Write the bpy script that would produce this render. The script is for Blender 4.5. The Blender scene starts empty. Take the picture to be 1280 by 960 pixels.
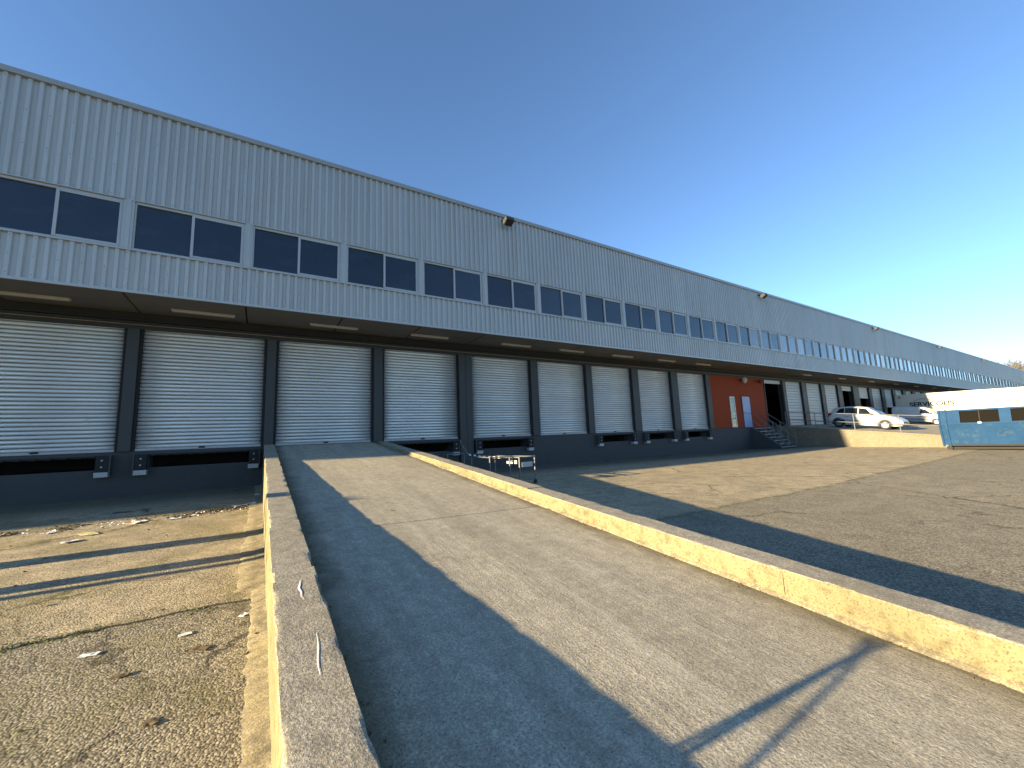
import bpy, bmesh, math, random
from mathutils import Vector, Matrix, noise
random.seed(7)
sc = bpy.context.scene
COL = sc.collection
R = math.radians

# ------------------------------------------------------------------ camera
SUN_EL, SUN_AZ = 11.0, 2.4          # degrees: height, and turn behind the facade line
cd = bpy.data.cameras.new('camera'); cam = bpy.data.objects.new('camera', cd); COL.objects.link(cam)
cd.sensor_fit = 'HORIZONTAL'; cd.sensor_width = 36.0; cd.lens = 502.104 / 1280 * 36
cd.clip_start = 0.05; cd.clip_end = 5000
r_ = Vector((0.849030704, -0.526749988, -0.041003815)); u_ = Vector((-0.035569891, -0.134419424, 0.990285919))
f_ = Vector((0.527144806, 0.839324650, 0.132862658))
cam.matrix_world = Matrix(((r_.x, u_.x, -f_.x, 0), (r_.y, u_.y, -f_.y, -14.93776), (r_.z, u_.z, -f_.z, 0), (0, 0, 0, 1)))
sc.camera = cam

# ------------------------------------------------------------------ sky and sun
sund = Vector((-math.cos(R(SUN_AZ)) * math.cos(R(SUN_EL)), math.sin(R(SUN_AZ)) * math.cos(R(SUN_EL)), math.sin(R(SUN_EL))))
w = bpy.data.worlds.new('World'); sc.world = w; w.use_nodes = True
nt = w.node_tree; nt.nodes.clear()
sky = nt.nodes.new('ShaderNodeTexSky'); sky.sky_type = 'NISHITA'; sky.sun_disc = False
sky.sun_elevation = R(SUN_EL); sky.sun_rotation = math.atan2(sund.x, sund.y)
sky.altitude = 6000; sky.air_density = 1.6; sky.dust_density = 0.0; sky.ozone_density = 3.0
bg = nt.nodes.new('ShaderNodeBackground'); bg.inputs['Strength'].default_value = 0.077
wo = nt.nodes.new('ShaderNodeOutputWorld')
hs = nt.nodes.new('ShaderNodeHueSaturation'); hs.inputs['Saturation'].default_value = 1.0; nt.links.new(sky.outputs[0], hs.inputs['Color']); nt.links.new(hs.outputs[0], bg.inputs[0]); nt.links.new(bg.outputs[0], wo.inputs[0])
sl = bpy.data.lights.new('sun', 'SUN'); so = bpy.data.objects.new('sun', sl); COL.objects.link(so)
sl.energy = 5.0; sl.angle = R(0.5); sl.color = (1.0, 0.80, 0.48)
so.rotation_euler = sund.to_track_quat('Z', 'Y').to_euler()
vs = sc.view_settings; vs.view_transform = 'Standard'; vs.look = 'None'; vs.gamma = 1.0; vs.use_curve_mapping = False
vs.exposure = 2.18

# ------------------------------------------------------------------ helpers: materials
def nodes_of(name):
    m = bpy.data.materials.new(name); m.use_nodes = True
    t = m.node_tree; b = t.nodes['Principled BSDF']
    return m, t, b
def N(t, kind, **kw):
    n = t.nodes.new(kind)
    for k, v in kw.items():
        if k in n.inputs: n.inputs[k].default_value = v
        else: setattr(n, k, v)
    return n
def ramp(t, fac, stops):
    n = t.nodes.new('ShaderNodeValToRGB'); e = n.color_ramp.elements
    while len(e) < len(stops): e.new(0.5)
    for el, (p, c) in zip(e, stops):
        el.position = p; el.color = (c[0], c[1], c[2], 1) if not isinstance(c, (int, float)) else (c, c, c, 1)
    t.links.new(fac, n.inputs[0]); return n.outputs[0]
def mixc(t, fac, a, b, mode='MIX'):
    n = t.nodes.new('ShaderNodeMix'); n.data_type = 'RGBA'; n.blend_type = mode
    for sock, v in ((n.inputs[0], fac), (n.inputs[6], a), (n.inputs[7], b)):
        if isinstance(v, (int, float)): sock.default_value = v
        elif isinstance(v, tuple): sock.default_value = (v[0], v[1], v[2], 1)
        else: t.links.new(v, sock)
    return n.outputs[2]
def math_(t, op, a, b=0.0, c=0.0):
    n = t.nodes.new('ShaderNodeMath'); n.operation = op
    for s, v in zip(n.inputs, (a, b, c)):
        if isinstance(v, (int, float)): s.default_value = v
        else: t.links.new(v, s)
    return n.outputs[0]
def coords(t, scale=(1, 1, 1), world=False):
    if world:
        g = t.nodes.new('ShaderNodeNewGeometry'); o = g.outputs['Position']
    else:
        g = t.nodes.new('ShaderNodeTexCoord'); o = g.outputs['Object']
    mp = t.nodes.new('ShaderNodeMapping'); mp.inputs['Scale'].default_value = scale
    t.links.new(o, mp.inputs[0]); return mp.outputs[0]
def noise_(t, vec, scale, detail=4.0, rough=0.55):
    n = N(t, 'ShaderNodeTexNoise', Scale=scale, Detail=detail, Roughness=rough); t.links.new(vec, n.inputs['Vector']); return n.outputs[0]
def bump(t, b, height, strength, dist):
    n = N(t, 'ShaderNodeBump', Strength=strength, Distance=dist); t.links.new(height, n.inputs['Height']); t.links.new(n.outputs[0], b.inputs['Normal'])
def paint(name, col, rough=0.5, metal=0.0, var=0.12, scale=1.5, grime=0.0, stretch=(1, 1, 1), spec=0.5, bmp=0.0):
    m, t, b = nodes_of(name)
    b.inputs['Roughness'].default_value = rough; b.inputs['Metallic'].default_value = metal
    b.inputs['Specular IOR Level'].default_value = spec
    v = coords(t, stretch, True)
    n = noise_(t, v, scale, 5, 0.6)
    c = ramp(t, n, [(0.25, tuple(x * (1 - var) for x in col)), (0.75, tuple(min(1, x * (1 + var)) for x in col))])
    if grime:
        n2 = noise_(t, v, scale * 5, 6, 0.7)
        f = ramp(t, n2, [(0.52, 0.0), (0.75, grime)])
        c = mixc(t, f, c, (0.09, 0.075, 0.055))
    t.links.new(c, b.inputs['Base Color'])
    rr = ramp(t, n, [(0.2, max(0.02, rough - 0.06)), (0.8, min(1, rough + 0.08))]); t.links.new(rr, b.inputs['Roughness'])
    if bmp: bump(t, b, noise_(t, v, 90, 3, 0.6), bmp, 0.004)
    return m

M = {}
M['clad'] = paint('cladding_silver', (0.36, 0.36, 0.33), 0.46, 0.12, 0.07, 0.5, stretch=(1, 1, 0.25))
def clad_mat():
    m, t, b = nodes_of('cladding_silver')
    g = t.nodes.new('ShaderNodeNewGeometry'); sx = t.nodes.new('ShaderNodeSeparateXYZ'); t.links.new(g.outputs['Position'], sx.inputs[0])
    sheet = math_(t, 'FLOOR', math_(t, 'MULTIPLY', math_(t, 'ADD', sx.outputs['X'], 82.0), 1 / 0.979))
    wn = t.nodes.new('ShaderNodeTexWhiteNoise'); wn.noise_dimensions = '1D'; t.links.new(sheet, wn.inputs['W'])
    big = noise_(t, coords(t, (1, 1, .3), True), .5, 4, .6); st = noise_(t, coords(t, (7, 1, .22), True), 1.0, 5, .65); sp = noise_(t, coords(t, (1, 1, 1), True), 14, 4, .7)
    c = ramp(t, big, [(.25, (.365, .395, .40)), (.75, (.43, .46, .46))])
    c = mixc(t, ramp(t, wn.outputs['Value'], [(0, 0.0), (1, .22)]), c, (.30, .32, .325))
    c = mixc(t, ramp(t, st, [(.50, 0.0), (.72, .35)]), c, (.22, .215, .195))
    c = mixc(t, ramp(t, sp, [(.62, 0.0), (.74, .35)]), c, (.18, .17, .15))
    t.links.new(c, b.inputs['Base Color']); b.inputs['Metallic'].default_value = .12
    t.links.new(ramp(t, st, [(.3, .38), (.7, .55)]), b.inputs['Roughness'])
    return m
M['clad'] = clad_mat()
M['coping'] = paint('coping_silver', (0.30, 0.31, 0.29), 0.4, 0.3, 0.06)
M['frame'] = paint('window_aluminium', (0.37, 0.39, 0.39), 0.45, 0.2, 0.06)
M['dark'] = paint('slate_paint', (0.030, 0.033, 0.034), 0.6, 0.0, 0.15, 0.8)
M['dockwall'] = paint('slate_dock_paint', (0.033, 0.037, 0.039), 0.7, 0.0, 0.22, 1.2, 0.25)
M['black'] = paint('black_rubber', (0.010, 0.010, 0.011), 0.8, 0.0, 0.3, 8)
M['pit'] = paint('dark_steel', (0.012, 0.012, 0.013), 0.8, 0.0, 0.3, 3)
M['header'] = paint('header_brown_black', (0.022, 0.022, 0.020), 0.7, 0.0, 0.3, 2)
M['soffit'] = paint('soffit_board', (0.155, 0.145, 0.125), 0.8, 0.0, 0.12, 0.7, 0.10)
M['joint'] = paint('joint_black', (0.012, 0.012, 0.012), 0.9)
M['red'] = paint('red_brown_wall', (0.24, 0.038, 0.009), 0.75, 0.0, 0.08, 0.6, spec=0.15)
M['bluedoor'] = paint('blue_door', (0.13, 0.20, 0.42), 0.4, 0.0, 0.1)
M['white'] = paint('white_paint', (0.50, 0.50, 0.48), 0.28, 0.0, 0.03)
M['trailer'] = paint('trailer_white', (0.42, 0.415, 0.35), 0.5, 0.0, 0.04, 0.6)
M['galv'] = paint('galvanised', (0.15, 0.155, 0.16), 0.55, 0.5, 0.15, 4)
M['lightgrey'] = paint('light_grey_metal', (0.34, 0.35, 0.35), 0.5, 0.2, 0.1, 5, 0.2)
M['lamp'] = paint('lamp_white', (0.42, 0.41, 0.37), 0.5)
M['lens'] = paint('lamp_glass', (0.45, 0.47, 0.48), 0.1)
M['tyre'] = paint('tyre', (0.014, 0.014, 0.015), 0.75)
M['rim'] = paint('rim_silver', (0.20, 0.20, 0.20), 0.4, 0.5)
M['plastic'] = paint('black_plastic', (0.015, 0.015, 0.017), 0.45)
M['redlamp'] = paint('tail_lamp', (0.30, 0.01, 0.01), 0.2)
M['hatch'] = paint('hatch_black', (0.007, 0.006, 0.005), 0.95, spec=0.1)
M['ink'] = paint('print_dark', (0.012, 0.018, 0.02), 0.8, spec=0.1)
M['inkpale'] = paint('print_pale', (0.20, 0.19, 0.13), 0.6)
M['inkgrey'] = paint('print_grey', (0.07, 0.075, 0.07), 0.6)
M['interior'] = paint('interior_dark', (0.05, 0.05, 0.05), 0.9)
M['roof'] = paint('roof_membrane', (0.16, 0.16, 0.16), 0.9)
M['bark'] = paint('bark', (0.16, 0.14, 0.115), 0.9)
M['paper'] = paint('paper_white', (0.72, 0.71, 0.68), 0.7, var=0.05)
M['paperyel'] = paint('wrapper_yellow', (0.62, 0.58, 0.30), 0.6, var=0.08)
M['leaf'] = paint('dead_leaf', (0.12, 0.085, 0.045), 0.85, var=0.4, scale=20)
M['moss'] = paint('moss_green', (0.10, 0.12, 0.035), 0.95, var=0.4, scale=15)
M['tapered'] = paint('tape_red', (0.45, 0.05, 0.04), 0.5)
M['chip'] = paint('paint_scratch_white', (0.80, 0.80, 0.78), 0.8)
M['timber'] = paint('old_timber', (0.25, 0.19, 0.12), 0.85)

def glass_mat(name, col, rough=0.02, spec=0.5):
    m, t, b = nodes_of(name)
    b.inputs['Base Color'].default_value = (*col, 1); b.inputs['Roughness'].default_value = rough
    b.inputs['IOR'].default_value = 1.52; b.inputs['Specular IOR Level'].default_value = spec
    v = coords(t, (1, 1, 1), True); oi = t.nodes.new('ShaderNodeObjectInfo')
    c = ramp(t, oi.outputs['Random'], [(0.0, tuple(x * .55 for x in col)), (0.6, col), (1.0, tuple(min(1, x * 1.9 + .012) for x in col))])
    c = mixc(t, ramp(t, noise_(t, coords(t, (.9, 1, 2), True), 1.2, 5, .65), [(.5, 0.0), (.8, .35)]), c, tuple(x * 1.5 + .03 for x in col))
    t.links.new(c, b.inputs['Base Color'])
    bump(t, b, noise_(t, v, 0.9, 2, 0.5), 0.22, 0.06)
    return m
M['glass'] = glass_mat('tinted_glass', (0.012, 0.020, 0.034), 0.02, 0.6)
M['glass2'] = glass_mat('glass_with_blind', (0.16, 0.18, 0.20), 0.05, 0.6)
M['carglass'] = glass_mat('car_glass', (0.010, 0.012, 0.014), 0.02, 0.6)
M['lampglass'] = glass_mat('head_lamp_glass', (0.45, 0.46, 0.47), 0.05, 0.6)

def slat_mat():
    m, t, b = nodes_of('galvanised_slat')
    v = coords(t, (1, 1, 1), True)
    oi = t.nodes.new('ShaderNodeObjectInfo')
    n = noise_(t, coords(t, (0.6, 1, 2.5), True), 1.4, 5, 0.6)
    n2 = noise_(t, coords(t, (0.35, 1, 14), True), 2.5, 4, 0.6)
    c = ramp(t, n, [(0.25, (0.60, 0.62, 0.61)), (0.75, (0.74, 0.75, 0.73))])
    c = mixc(t, ramp(t, n2, [(0.5, 0.0), (0.8, 0.28)]), c, (0.30, 0.32, 0.34))
    dn = noise_(t, coords(t, (.33, 0, 0), True), 1.0, 1, .5); c = mixc(t, ramp(t, dn, [(.35, .38), (.62, 0.0)]), c, (.33, .34, .33))
    sc2 = noise_(t, coords(t, (1.2, 1, 5), True), 2.2, 7, .72); c = mixc(t, ramp(t, sc2, [(.58, 0.0), (.70, .4)]), c, (.20, .19, .17))
    c = mixc(t, math_(t, 'MULTIPLY', oi.outputs['Random'], 0.22), c, (0.40, 0.40, 0.38))
    t.links.new(c, b.inputs['Base Color'])
    b.inputs['Metallic'].default_value = 0.3
    t.links.new(ramp(t, n2, [(0.2, 0.32), (0.8, 0.5)]), b.inputs['Roughness'])
    bump(t, b, noise_(t, coords(t, (1, 1, 0.3), True), 2.2, 2, 0.5), 0.12, 0.03)
    return m
M['slat'] = slat_mat()
M['fardoor'] = paint('far_door_grey', (0.38, 0.40, 0.40), 0.5, 0.1, 0.1, 0.8)

def concrete(name, a, b_, speck=0.5, drag=None, grain=0.5, stain=0.35, stcol=(0.10, 0.09, 0.07), lichen=0.0, sides=None):
    m, t, b = nodes_of(name)
    v = coords(t, (1, 1, 1), True)
    n1 = noise_(t, v, 0.7, 6, 0.62); n2 = noise_(t, v, 9, 5, 0.65); n3 = noise_(t, v, 70, 3, 0.7)
    c = ramp(t, n1, [(0.28, a), (0.72, b_)])
    c = mixc(t, ramp(t, n2, [(0.35, stain), (0.6, 0.0)]), c, stcol)
    c = mixc(t, ramp(t, n3, [(0.40, speck), (0.60, 0.0)]), c, tuple(x * 0.42 for x in a))
    c = mixc(t, ramp(t, n3, [(0.60, 0.0), (0.78, speck * 0.7)]), c, tuple(min(0.8, x * 1.5) for x in b_))
    if lichen:
        n5 = noise_(t, v, 3.1, 5, 0.7); c = mixc(t, ramp(t, n5, [(0.55, 0.0), (0.72, lichen)]), c, (0.34, 0.29, 0.12))
    if sides:                                          # upright faces tinted yellower and darker than the top to offset low sun
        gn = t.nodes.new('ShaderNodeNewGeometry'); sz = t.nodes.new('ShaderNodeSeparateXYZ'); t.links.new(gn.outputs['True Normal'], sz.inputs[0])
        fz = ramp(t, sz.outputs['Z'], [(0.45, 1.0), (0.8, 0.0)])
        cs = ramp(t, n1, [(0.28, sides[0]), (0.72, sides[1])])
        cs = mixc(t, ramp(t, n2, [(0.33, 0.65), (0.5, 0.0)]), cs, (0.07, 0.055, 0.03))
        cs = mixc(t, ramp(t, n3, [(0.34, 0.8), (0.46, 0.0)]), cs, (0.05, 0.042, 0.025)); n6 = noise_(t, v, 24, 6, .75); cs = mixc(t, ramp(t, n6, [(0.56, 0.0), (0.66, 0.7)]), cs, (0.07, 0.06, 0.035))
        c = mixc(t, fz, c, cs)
    h = math_(t, 'ADD', math_(t, 'MULTIPLY', n2, 0.5), math_(t, 'MULTIPLY', n3, 1.0))
    if drag:
        nd = noise_(t, coords(t, drag, True), 1.0, 4, 0.6)
        c = mixc(t, ramp(t, nd, [(0.40, 0.22), (0.56, 0.0)]), c, tuple(x * 0.5 for x in a))
        h = math_(t, 'ADD', h, math_(t, 'MULTIPLY', nd, 0.6))
    t.links.new(c, b.inputs['Base Color']); b.inputs['Roughness'].default_value = 0.92
    b.inputs['Specular IOR Level'].default_value = 0.25
    bump(t, b, h, grain, 0.006)
    return m
M['ramp'] = concrete('ramp_concrete', (0.36, 0.32, 0.245), (0.48, 0.43, 0.33), 0.45, drag=(34, 2.2, 1), grain=0.4, stain=0.3)
def ramp_wear(m):
    t = m.node_tree; b = t.nodes['Principled BSDF']; src_ = b.inputs['Base Color'].links[0].from_socket
    g = t.nodes.new('ShaderNodeNewGeometry'); sx = t.nodes.new('ShaderNodeSeparateXYZ'); t.links.new(g.outputs['Position'], sx.inputs[0])
    v = coords(t, (1, 1, 1), True)
    track = noise_(t, coords(t, (2.6, .10, 1), True), 1.0, 5, .6); c = mixc(t, ramp(t, track, [(.40, .26), (.56, 0.0)]), src_, (.17, .15, .115))
    blot = noise_(t, v, 1.6, 7, .7); c = mixc(t, ramp(t, blot, [(.56, 0.0), (.70, .35)]), c, (.16, .14, .105))
    pale = noise_(t, coords(t, (5, .5, 1), True), 1.0, 6, .7); c = mixc(t, ramp(t, pale, [(.55, 0.0), (.72, .35)]), c, (.60, .55, .44))
    pit = noise_(t, v, 120, 2, .6); c = mixc(t, ramp(t, pit, [(.33, .75), (.41, 0.0)]), c, (.05, .045, .035))
    vo = N(t, 'ShaderNodeTexVoronoi', Scale=1.3); t.links.new(v, vo.inputs['Vector']); c = mixc(t, ramp(t, vo.outputs['Distance'], [(.03, .6), (.07, 0.0)]), c, (.07, .06, .05))
    # silt lying along both parapets
    ed = math_(t, 'ABSOLUTE', math_(t, 'SUBTRACT', sx.outputs['X'], 1.96)); ed = math_(t, 'ADD', ed, math_(t, 'MULTIPLY', math_(t, 'SUBTRACT', noise_(t, v, 2.3, 6, .7), .5), .5))
    c = mixc(t, ramp(t, math_(t, 'SUBTRACT', ed, .9), [(.40, 0.0), (.62, .75)]), c, (.10, .09, .055))
    t.links.new(c, b.inputs['Base Color'])
M['farramp'] = M['ramp']; M['ramp'] = concrete('ramp_slab_concrete', (0.50, 0.44, 0.325), (0.64, 0.565, 0.42), 0.65, drag=(34, 2.2, 1), grain=0.65, stain=0.35); ramp_wear(M['ramp'])
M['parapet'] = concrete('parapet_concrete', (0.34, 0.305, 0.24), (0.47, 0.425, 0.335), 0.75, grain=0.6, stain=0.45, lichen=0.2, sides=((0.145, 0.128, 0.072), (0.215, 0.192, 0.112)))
M['footing'] = concrete('footing_concrete', (0.27, 0.23, 0.15), (0.39, 0.33, 0.21), 0.7, grain=0.7, stain=0.85, lichen=0.4)
M['farwall'] = concrete('far_wall_concrete', (0.14, 0.125, 0.09), (0.21, 0.185, 0.135), 0.3, grain=0.4, stain=0.5, lichen=0.3)

def yard_mat():
    m, t, b = nodes_of('yard_asphalt')
    g = t.nodes.new('ShaderNodeNewGeometry'); P = g.outputs['Position']
    sx = t.nodes.new('ShaderNodeSeparateXYZ'); t.links.new(P, sx.inputs[0])
    v = coords(t, (1, 1, 1), True)
    big = noise_(t, v, 0.35, 6, 0.6); mid = noise_(t, v, 2.4, 6, 0.65); fine = noise_(t, v, 26, 4, 0.7)
    vo = N(t, 'ShaderNodeTexVoronoi', Scale=72.0); t.links.new(v, vo.inputs['Vector'])
    vd = vo.outputs['Distance']
    sc_ = t.nodes.new('ShaderNodeSeparateColor'); t.links.new(vo.outputs['Color'], sc_.inputs[0]); cr = sc_.outputs[0]
    # old pale apron near the docks, darker surface beyond the seam at Y = -10
    yy = math_(t, 'ADD', sx.outputs['Y'], math_(t, 'MULTIPLY', math_(t, 'SUBTRACT', noise_(t, v, 1.3, 5, 0.7), 0.5), 0.5))
    zone = math_(t, 'SMOOTHSTEP', yy, -10.2, -10.05) if False else ramp(t, math_(t, 'ADD', yy, 10.62), [(0.46, 0.0), (0.54, 1.0)])
    tan = ramp(t, big, [(0.3, (0.43, 0.345, 0.21)), (0.7, (0.56, 0.455, 0.285))])
    gry = ramp(t, big, [(0.3, (0.23, 0.20, 0.14)), (0.7, (0.32, 0.275, 0.19))])
    c = mixc(t, zone, gry, tan)
    c = mixc(t, ramp(t, mid, [(0.38, 0.45), (0.6, 0.0)]), c, (0.085, 0.076, 0.056))
    c = mixc(t, ramp(t, fine, [(0.4, 0.4), (0.55, 0.0)]), c, (0.06, 0.054, 0.042))
    c = mixc(t, ramp(t, cr, [(0.45, 0.0), (1.0, 0.55)]), c, (0.50, 0.44, 0.33))
    c = mixc(t, ramp(t, cr, [(0.0, 0.6), (0.45, 0.0)]), c, (0.055, 0.05, 0.04))
    # darker band towards the dock foot
    foot_band = ramp(t, math_(t, 'ADD', math_(t, 'MULTIPLY', sx.outputs['Y'], 0.2), math_(t, 'ADD', math_(t, 'MULTIPLY', mid, 0.35), 0.72)), [(0.30, 0.0), (0.62, 0.75)])
    c = mixc(t, foot_band, c, (0.060, 0.060, 0.052))
    # crack line with moss along the seam
    cl = math_(t, 'ABSOLUTE', math_(t, 'ADD', math_(t, 'ADD', sx.outputs['Y'], 10.12), math_(t, 'MULTIPLY', math_(t, 'SUBTRACT', noise_(t, v, 1.1, 6, 0.7), 0.5), 0.42)))
    ck = ramp(t, cl, [(0.012, 1.0), (0.05, 0.0)]); mk = ramp(t, cl, [(0.03, 0.6), (0.16, 0.0)])
    c = mixc(t, math_(t, 'MULTIPLY', mk, ramp(t, noise_(t, v, 6, 3, 0.6), [(0.45, 0.0), (0.6, 1.0)])), c, (0.10, 0.105, 0.035))
    ck = math_(t, 'MULTIPLY', ck, ramp(t, sx.outputs['X'], [(0.2, 1.0), (0.9, 0.25)]))
    c = mixc(t, ck, c, (0.03, 0.028, 0.02))
    wv = t.nodes.new('ShaderNodeVectorMath'); wv.operation = 'MULTIPLY_ADD'
    nz = N(t, 'ShaderNodeTexNoise', Scale=.9, Detail=6.0, Roughness=.65); t.links.new(v, nz.inputs['Vector']); t.links.new(nz.outputs['Color'], wv.inputs[0]); wv.inputs[1].default_value = (1.6, 1.6, 0); t.links.new(v, wv.inputs[2])
    cv = t.nodes.new('ShaderNodeTexVoronoi'); cv.feature = 'DISTANCE_TO_EDGE'; cv.inputs['Scale'].default_value = .34; t.links.new(wv.outputs[0], cv.inputs['Vector'])
    c = mixc(t, math_(t, 'MULTIPLY', ramp(t, cv.outputs['Distance'], [(.004, .8), (.012, 0.0)]), ramp(t, big, [(.45, 0.0), (.55, 1.0)])), c, (.045, .04, .03))
    gm = math_(t, 'MULTIPLY', ramp(t, noise_(t, v, 1.1, 6, .68), [(.50, 0.0), (.66, .55)]), ramp(t, sx.outputs['X'], [(0.3, 1.0), (0.9, .25)]))
    c = mixc(t, gm, c, (.15, .14, .055))
    t.links.new(c, b.inputs['Base Color']); b.inputs['Roughness'].default_value = 0.95; b.inputs['Specular IOR Level'].default_value = 0.2
    h = math_(t, 'SUBTRACT', math_(t, 'ADD', math_(t, 'ADD', math_(t, 'MULTIPLY', fine, 0.35), math_(t, 'MULTIPLY', cr, 0.55)), math_(t, 'MULTIPLY', mid, 1.2)), math_(t, 'MULTIPLY', vd, 0.75))
    h = math_(t, 'SUBTRACT', h, math_(t, 'MULTIPLY', ck, 1.5))
    bump(t, b, h, 0.5, 0.009)
    return m
M['yard'] = yard_mat()

def container_mat():
    m, t, b = nodes_of('worn_blue_paint')
    v = coords(t, (1, 1, 1), True)
    c = ramp(t, noise_(t, v, 1.1, 5, 0.6), [(0.3, (0.007, 0.034, 0.090)), (0.7, (0.013, 0.050, 0.122))])
    c = mixc(t, ramp(t, noise_(t, v, 3.2, 7, 0.72), [(0.54, 0.0), (0.68, 0.6)]), c, (0.045, 0.075, 0.095))
    c = mixc(t, ramp(t, noise_(t, coords(t, (3, 3, 1), True), 4.5, 7, 0.75), [(0.62, 0.0), (0.72, 0.85)]), c, (0.06, 0.04, 0.025))
    t.links.new(c, b.inputs['Base Color']); b.inputs['Roughness'].default_value = 0.7; b.inputs['Specular IOR Level'].default_value = 0.12
    return m
M['skip'] = container_mat()

# ------------------------------------------------------------------ helpers: objects
def link(o, parent=None):
    COL.objects.link(o)
    if parent: o.parent = parent
    return o
class MB:
    def __init__(s): s.v = []; s.f = []
    def box(s, x0, x1, y0, y1, z0, z1):
        n = len(s.v)
        s.v += [(x0, y0, z0), (x1, y0, z0), (x1, y1, z0), (x0, y1, z0), (x0, y0, z1), (x1, y0, z1), (x1, y1, z1), (x0, y1, z1)]
        s.f += [tuple(n + i for i in q) for q in ((3, 2, 1, 0), (4, 5, 6, 7), (0, 1, 5, 4), (1, 2, 6, 5), (2, 3, 7, 6), (3, 0, 4, 7))]
        return s
    def hexa(s, pts):
        n = len(s.v); s.v += [tuple(p) for p in pts]
        s.f += [tuple(n + i for i in q) for q in ((3, 2, 1, 0), (4, 5, 6, 7), (0, 1, 5, 4), (1, 2, 6, 5), (2, 3, 7, 6), (3, 0, 4, 7))]
        return s
    def tube(s, a, b, r0, r1=None, k=8):
        r1 = r0 if r1 is None else r1
        a = Vector(a); b = Vector(b); d = (b - a).normalized()
        p = d.orthogonal().normalized(); q = d.cross(p); n = len(s.v)
        for c, r in ((a, r0), (b, r1)):
            for i in range(k):
                t = 2 * math.pi * i / k; s.v.append(tuple(c + (p * math.cos(t) + q * math.sin(t)) * r))
        for i in range(k): s.f.append((n + i, n + (i + 1) % k, n + k + (i + 1) % k, n + k + i))
        s.f.append(tuple(n + i for i in reversed(range(k)))); s.f.append(tuple(n + k + i for i in range(k)))
        return s
    def prism(s, prof, axis, a, b):
        """prof: list of 2-D points; axis 'x': (y,z) along x; axis 'y': (x,z) along y; 'z': (x,y) along z"""
        n = len(s.v); k = len(prof)
        for t in (a, b):
            for p in prof:
                s.v.append((t, p[0], p[1]) if axis == 'x' else (p[0], t, p[1]) if axis == 'y' else (p[0], p[1], t))
        for i in range(k): s.f.append((n + i, n + (i + 1) % k, n + k + (i + 1) % k, n + k + i))
        s.f.append(tuple(n + i for i in reversed(range(k)))); s.f.append(tuple(n + k + i for i in range(k)))
        return s
    def mesh(s, name, mat, smooth=False):
        me = bpy.data.meshes.new(name); me.from_pydata(s.v, [], s.f); me.update()
        bm = bmesh.new(); bm.from_mesh(me); bmesh.ops.recalc_face_normals(bm, faces=bm.faces); bm.to_mesh(me); bm.free()
        me.materials.append(M[mat] if isinstance(mat, str) else mat)
        if smooth:
            for p in me.polygons: p.use_smooth = True
        return me
    def build(s, name, mat, parent=None, smooth=False, bevel=0.0, loc=None):
        o = bpy.data.objects.new(name, s.mesh(name, mat, smooth))
        if loc: o.location = loc
        link(o, parent)
        if bevel:
            md = o.modifiers.new('bevel', 'BEVEL'); md.width = bevel; md.segments = 2; md.limit_method = 'ANGLE'
        return o
def inst(name, me, loc, parent=None):
    o = bpy.data.objects.new(name, me); o.location = loc; return link(o, parent)
def thing(name, label, cat, loc=(0, 0, 0), rotz=0.0, group=None):
    o = bpy.data.objects.new(name, None); o.location = loc; o.rotation_euler = (0, 0, rotz); o.empty_display_size = 0.2
    COL.objects.link(o); return tag(o, label, cat, group)
def tag(o, label, cat, group=None):
    o['label'] = label; o['category'] = cat
    if group: o['group'] = group
    return o
def struct(o, kind='structure'):
    o['kind'] = kind; return o
ORD = ['first', 'second', 'third', 'fourth', 'fifth', 'sixth', 'seventh', 'eighth', 'ninth', 'tenth', 'eleventh', 'twelfth', 'thirteenth', 'fourteenth', 'fifteenth', 'sixteenth', 'seventeenth', 'eighteenth', 'nineteenth', 'twentieth']

def zg(x, y):
    t = min(max((x - 12) / 14, 0), 1); s = 0.03 + (0.008 - 0.03) * t
    return -1.12 - 0.0125 * min(max(x, 0), 24) + s * min(0, max(y, -16.5))
def zr(x, y):                                        # concrete ramp surface
    yy = max(y, -15.75)
    return 0.05 + 0.105 * yy + 0.085 * (1 - (x - 0.385) / 3.155) * min(1, -yy / 10)

# ------------------------------------------------------------------ ground
xs = [-900, -400, -150, -80, -50, -30, -20] + [x * 1.0 for x in range(-14, 40)] + [45, 55, 70, 90, 130, 200, 400, 900]
ys = [-900, -500, -250, -120, -60, -35, -25, -20] + [y * 1.0 for y in range(-18, 1)] + [60, 200, 500, 900]
mb = MB()
for y in ys:
    for x in xs: mb.v.append((x, y, zg(x, y)))
nx = len(xs)
for j in range(len(ys) - 1):
    for i in range(nx - 1): mb.f.append((j * nx + i, j * nx + i + 1, (j + 1) * nx + i + 1, (j + 1) * nx + i))
struct(mb.build('ground', 'yard'))

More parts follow.
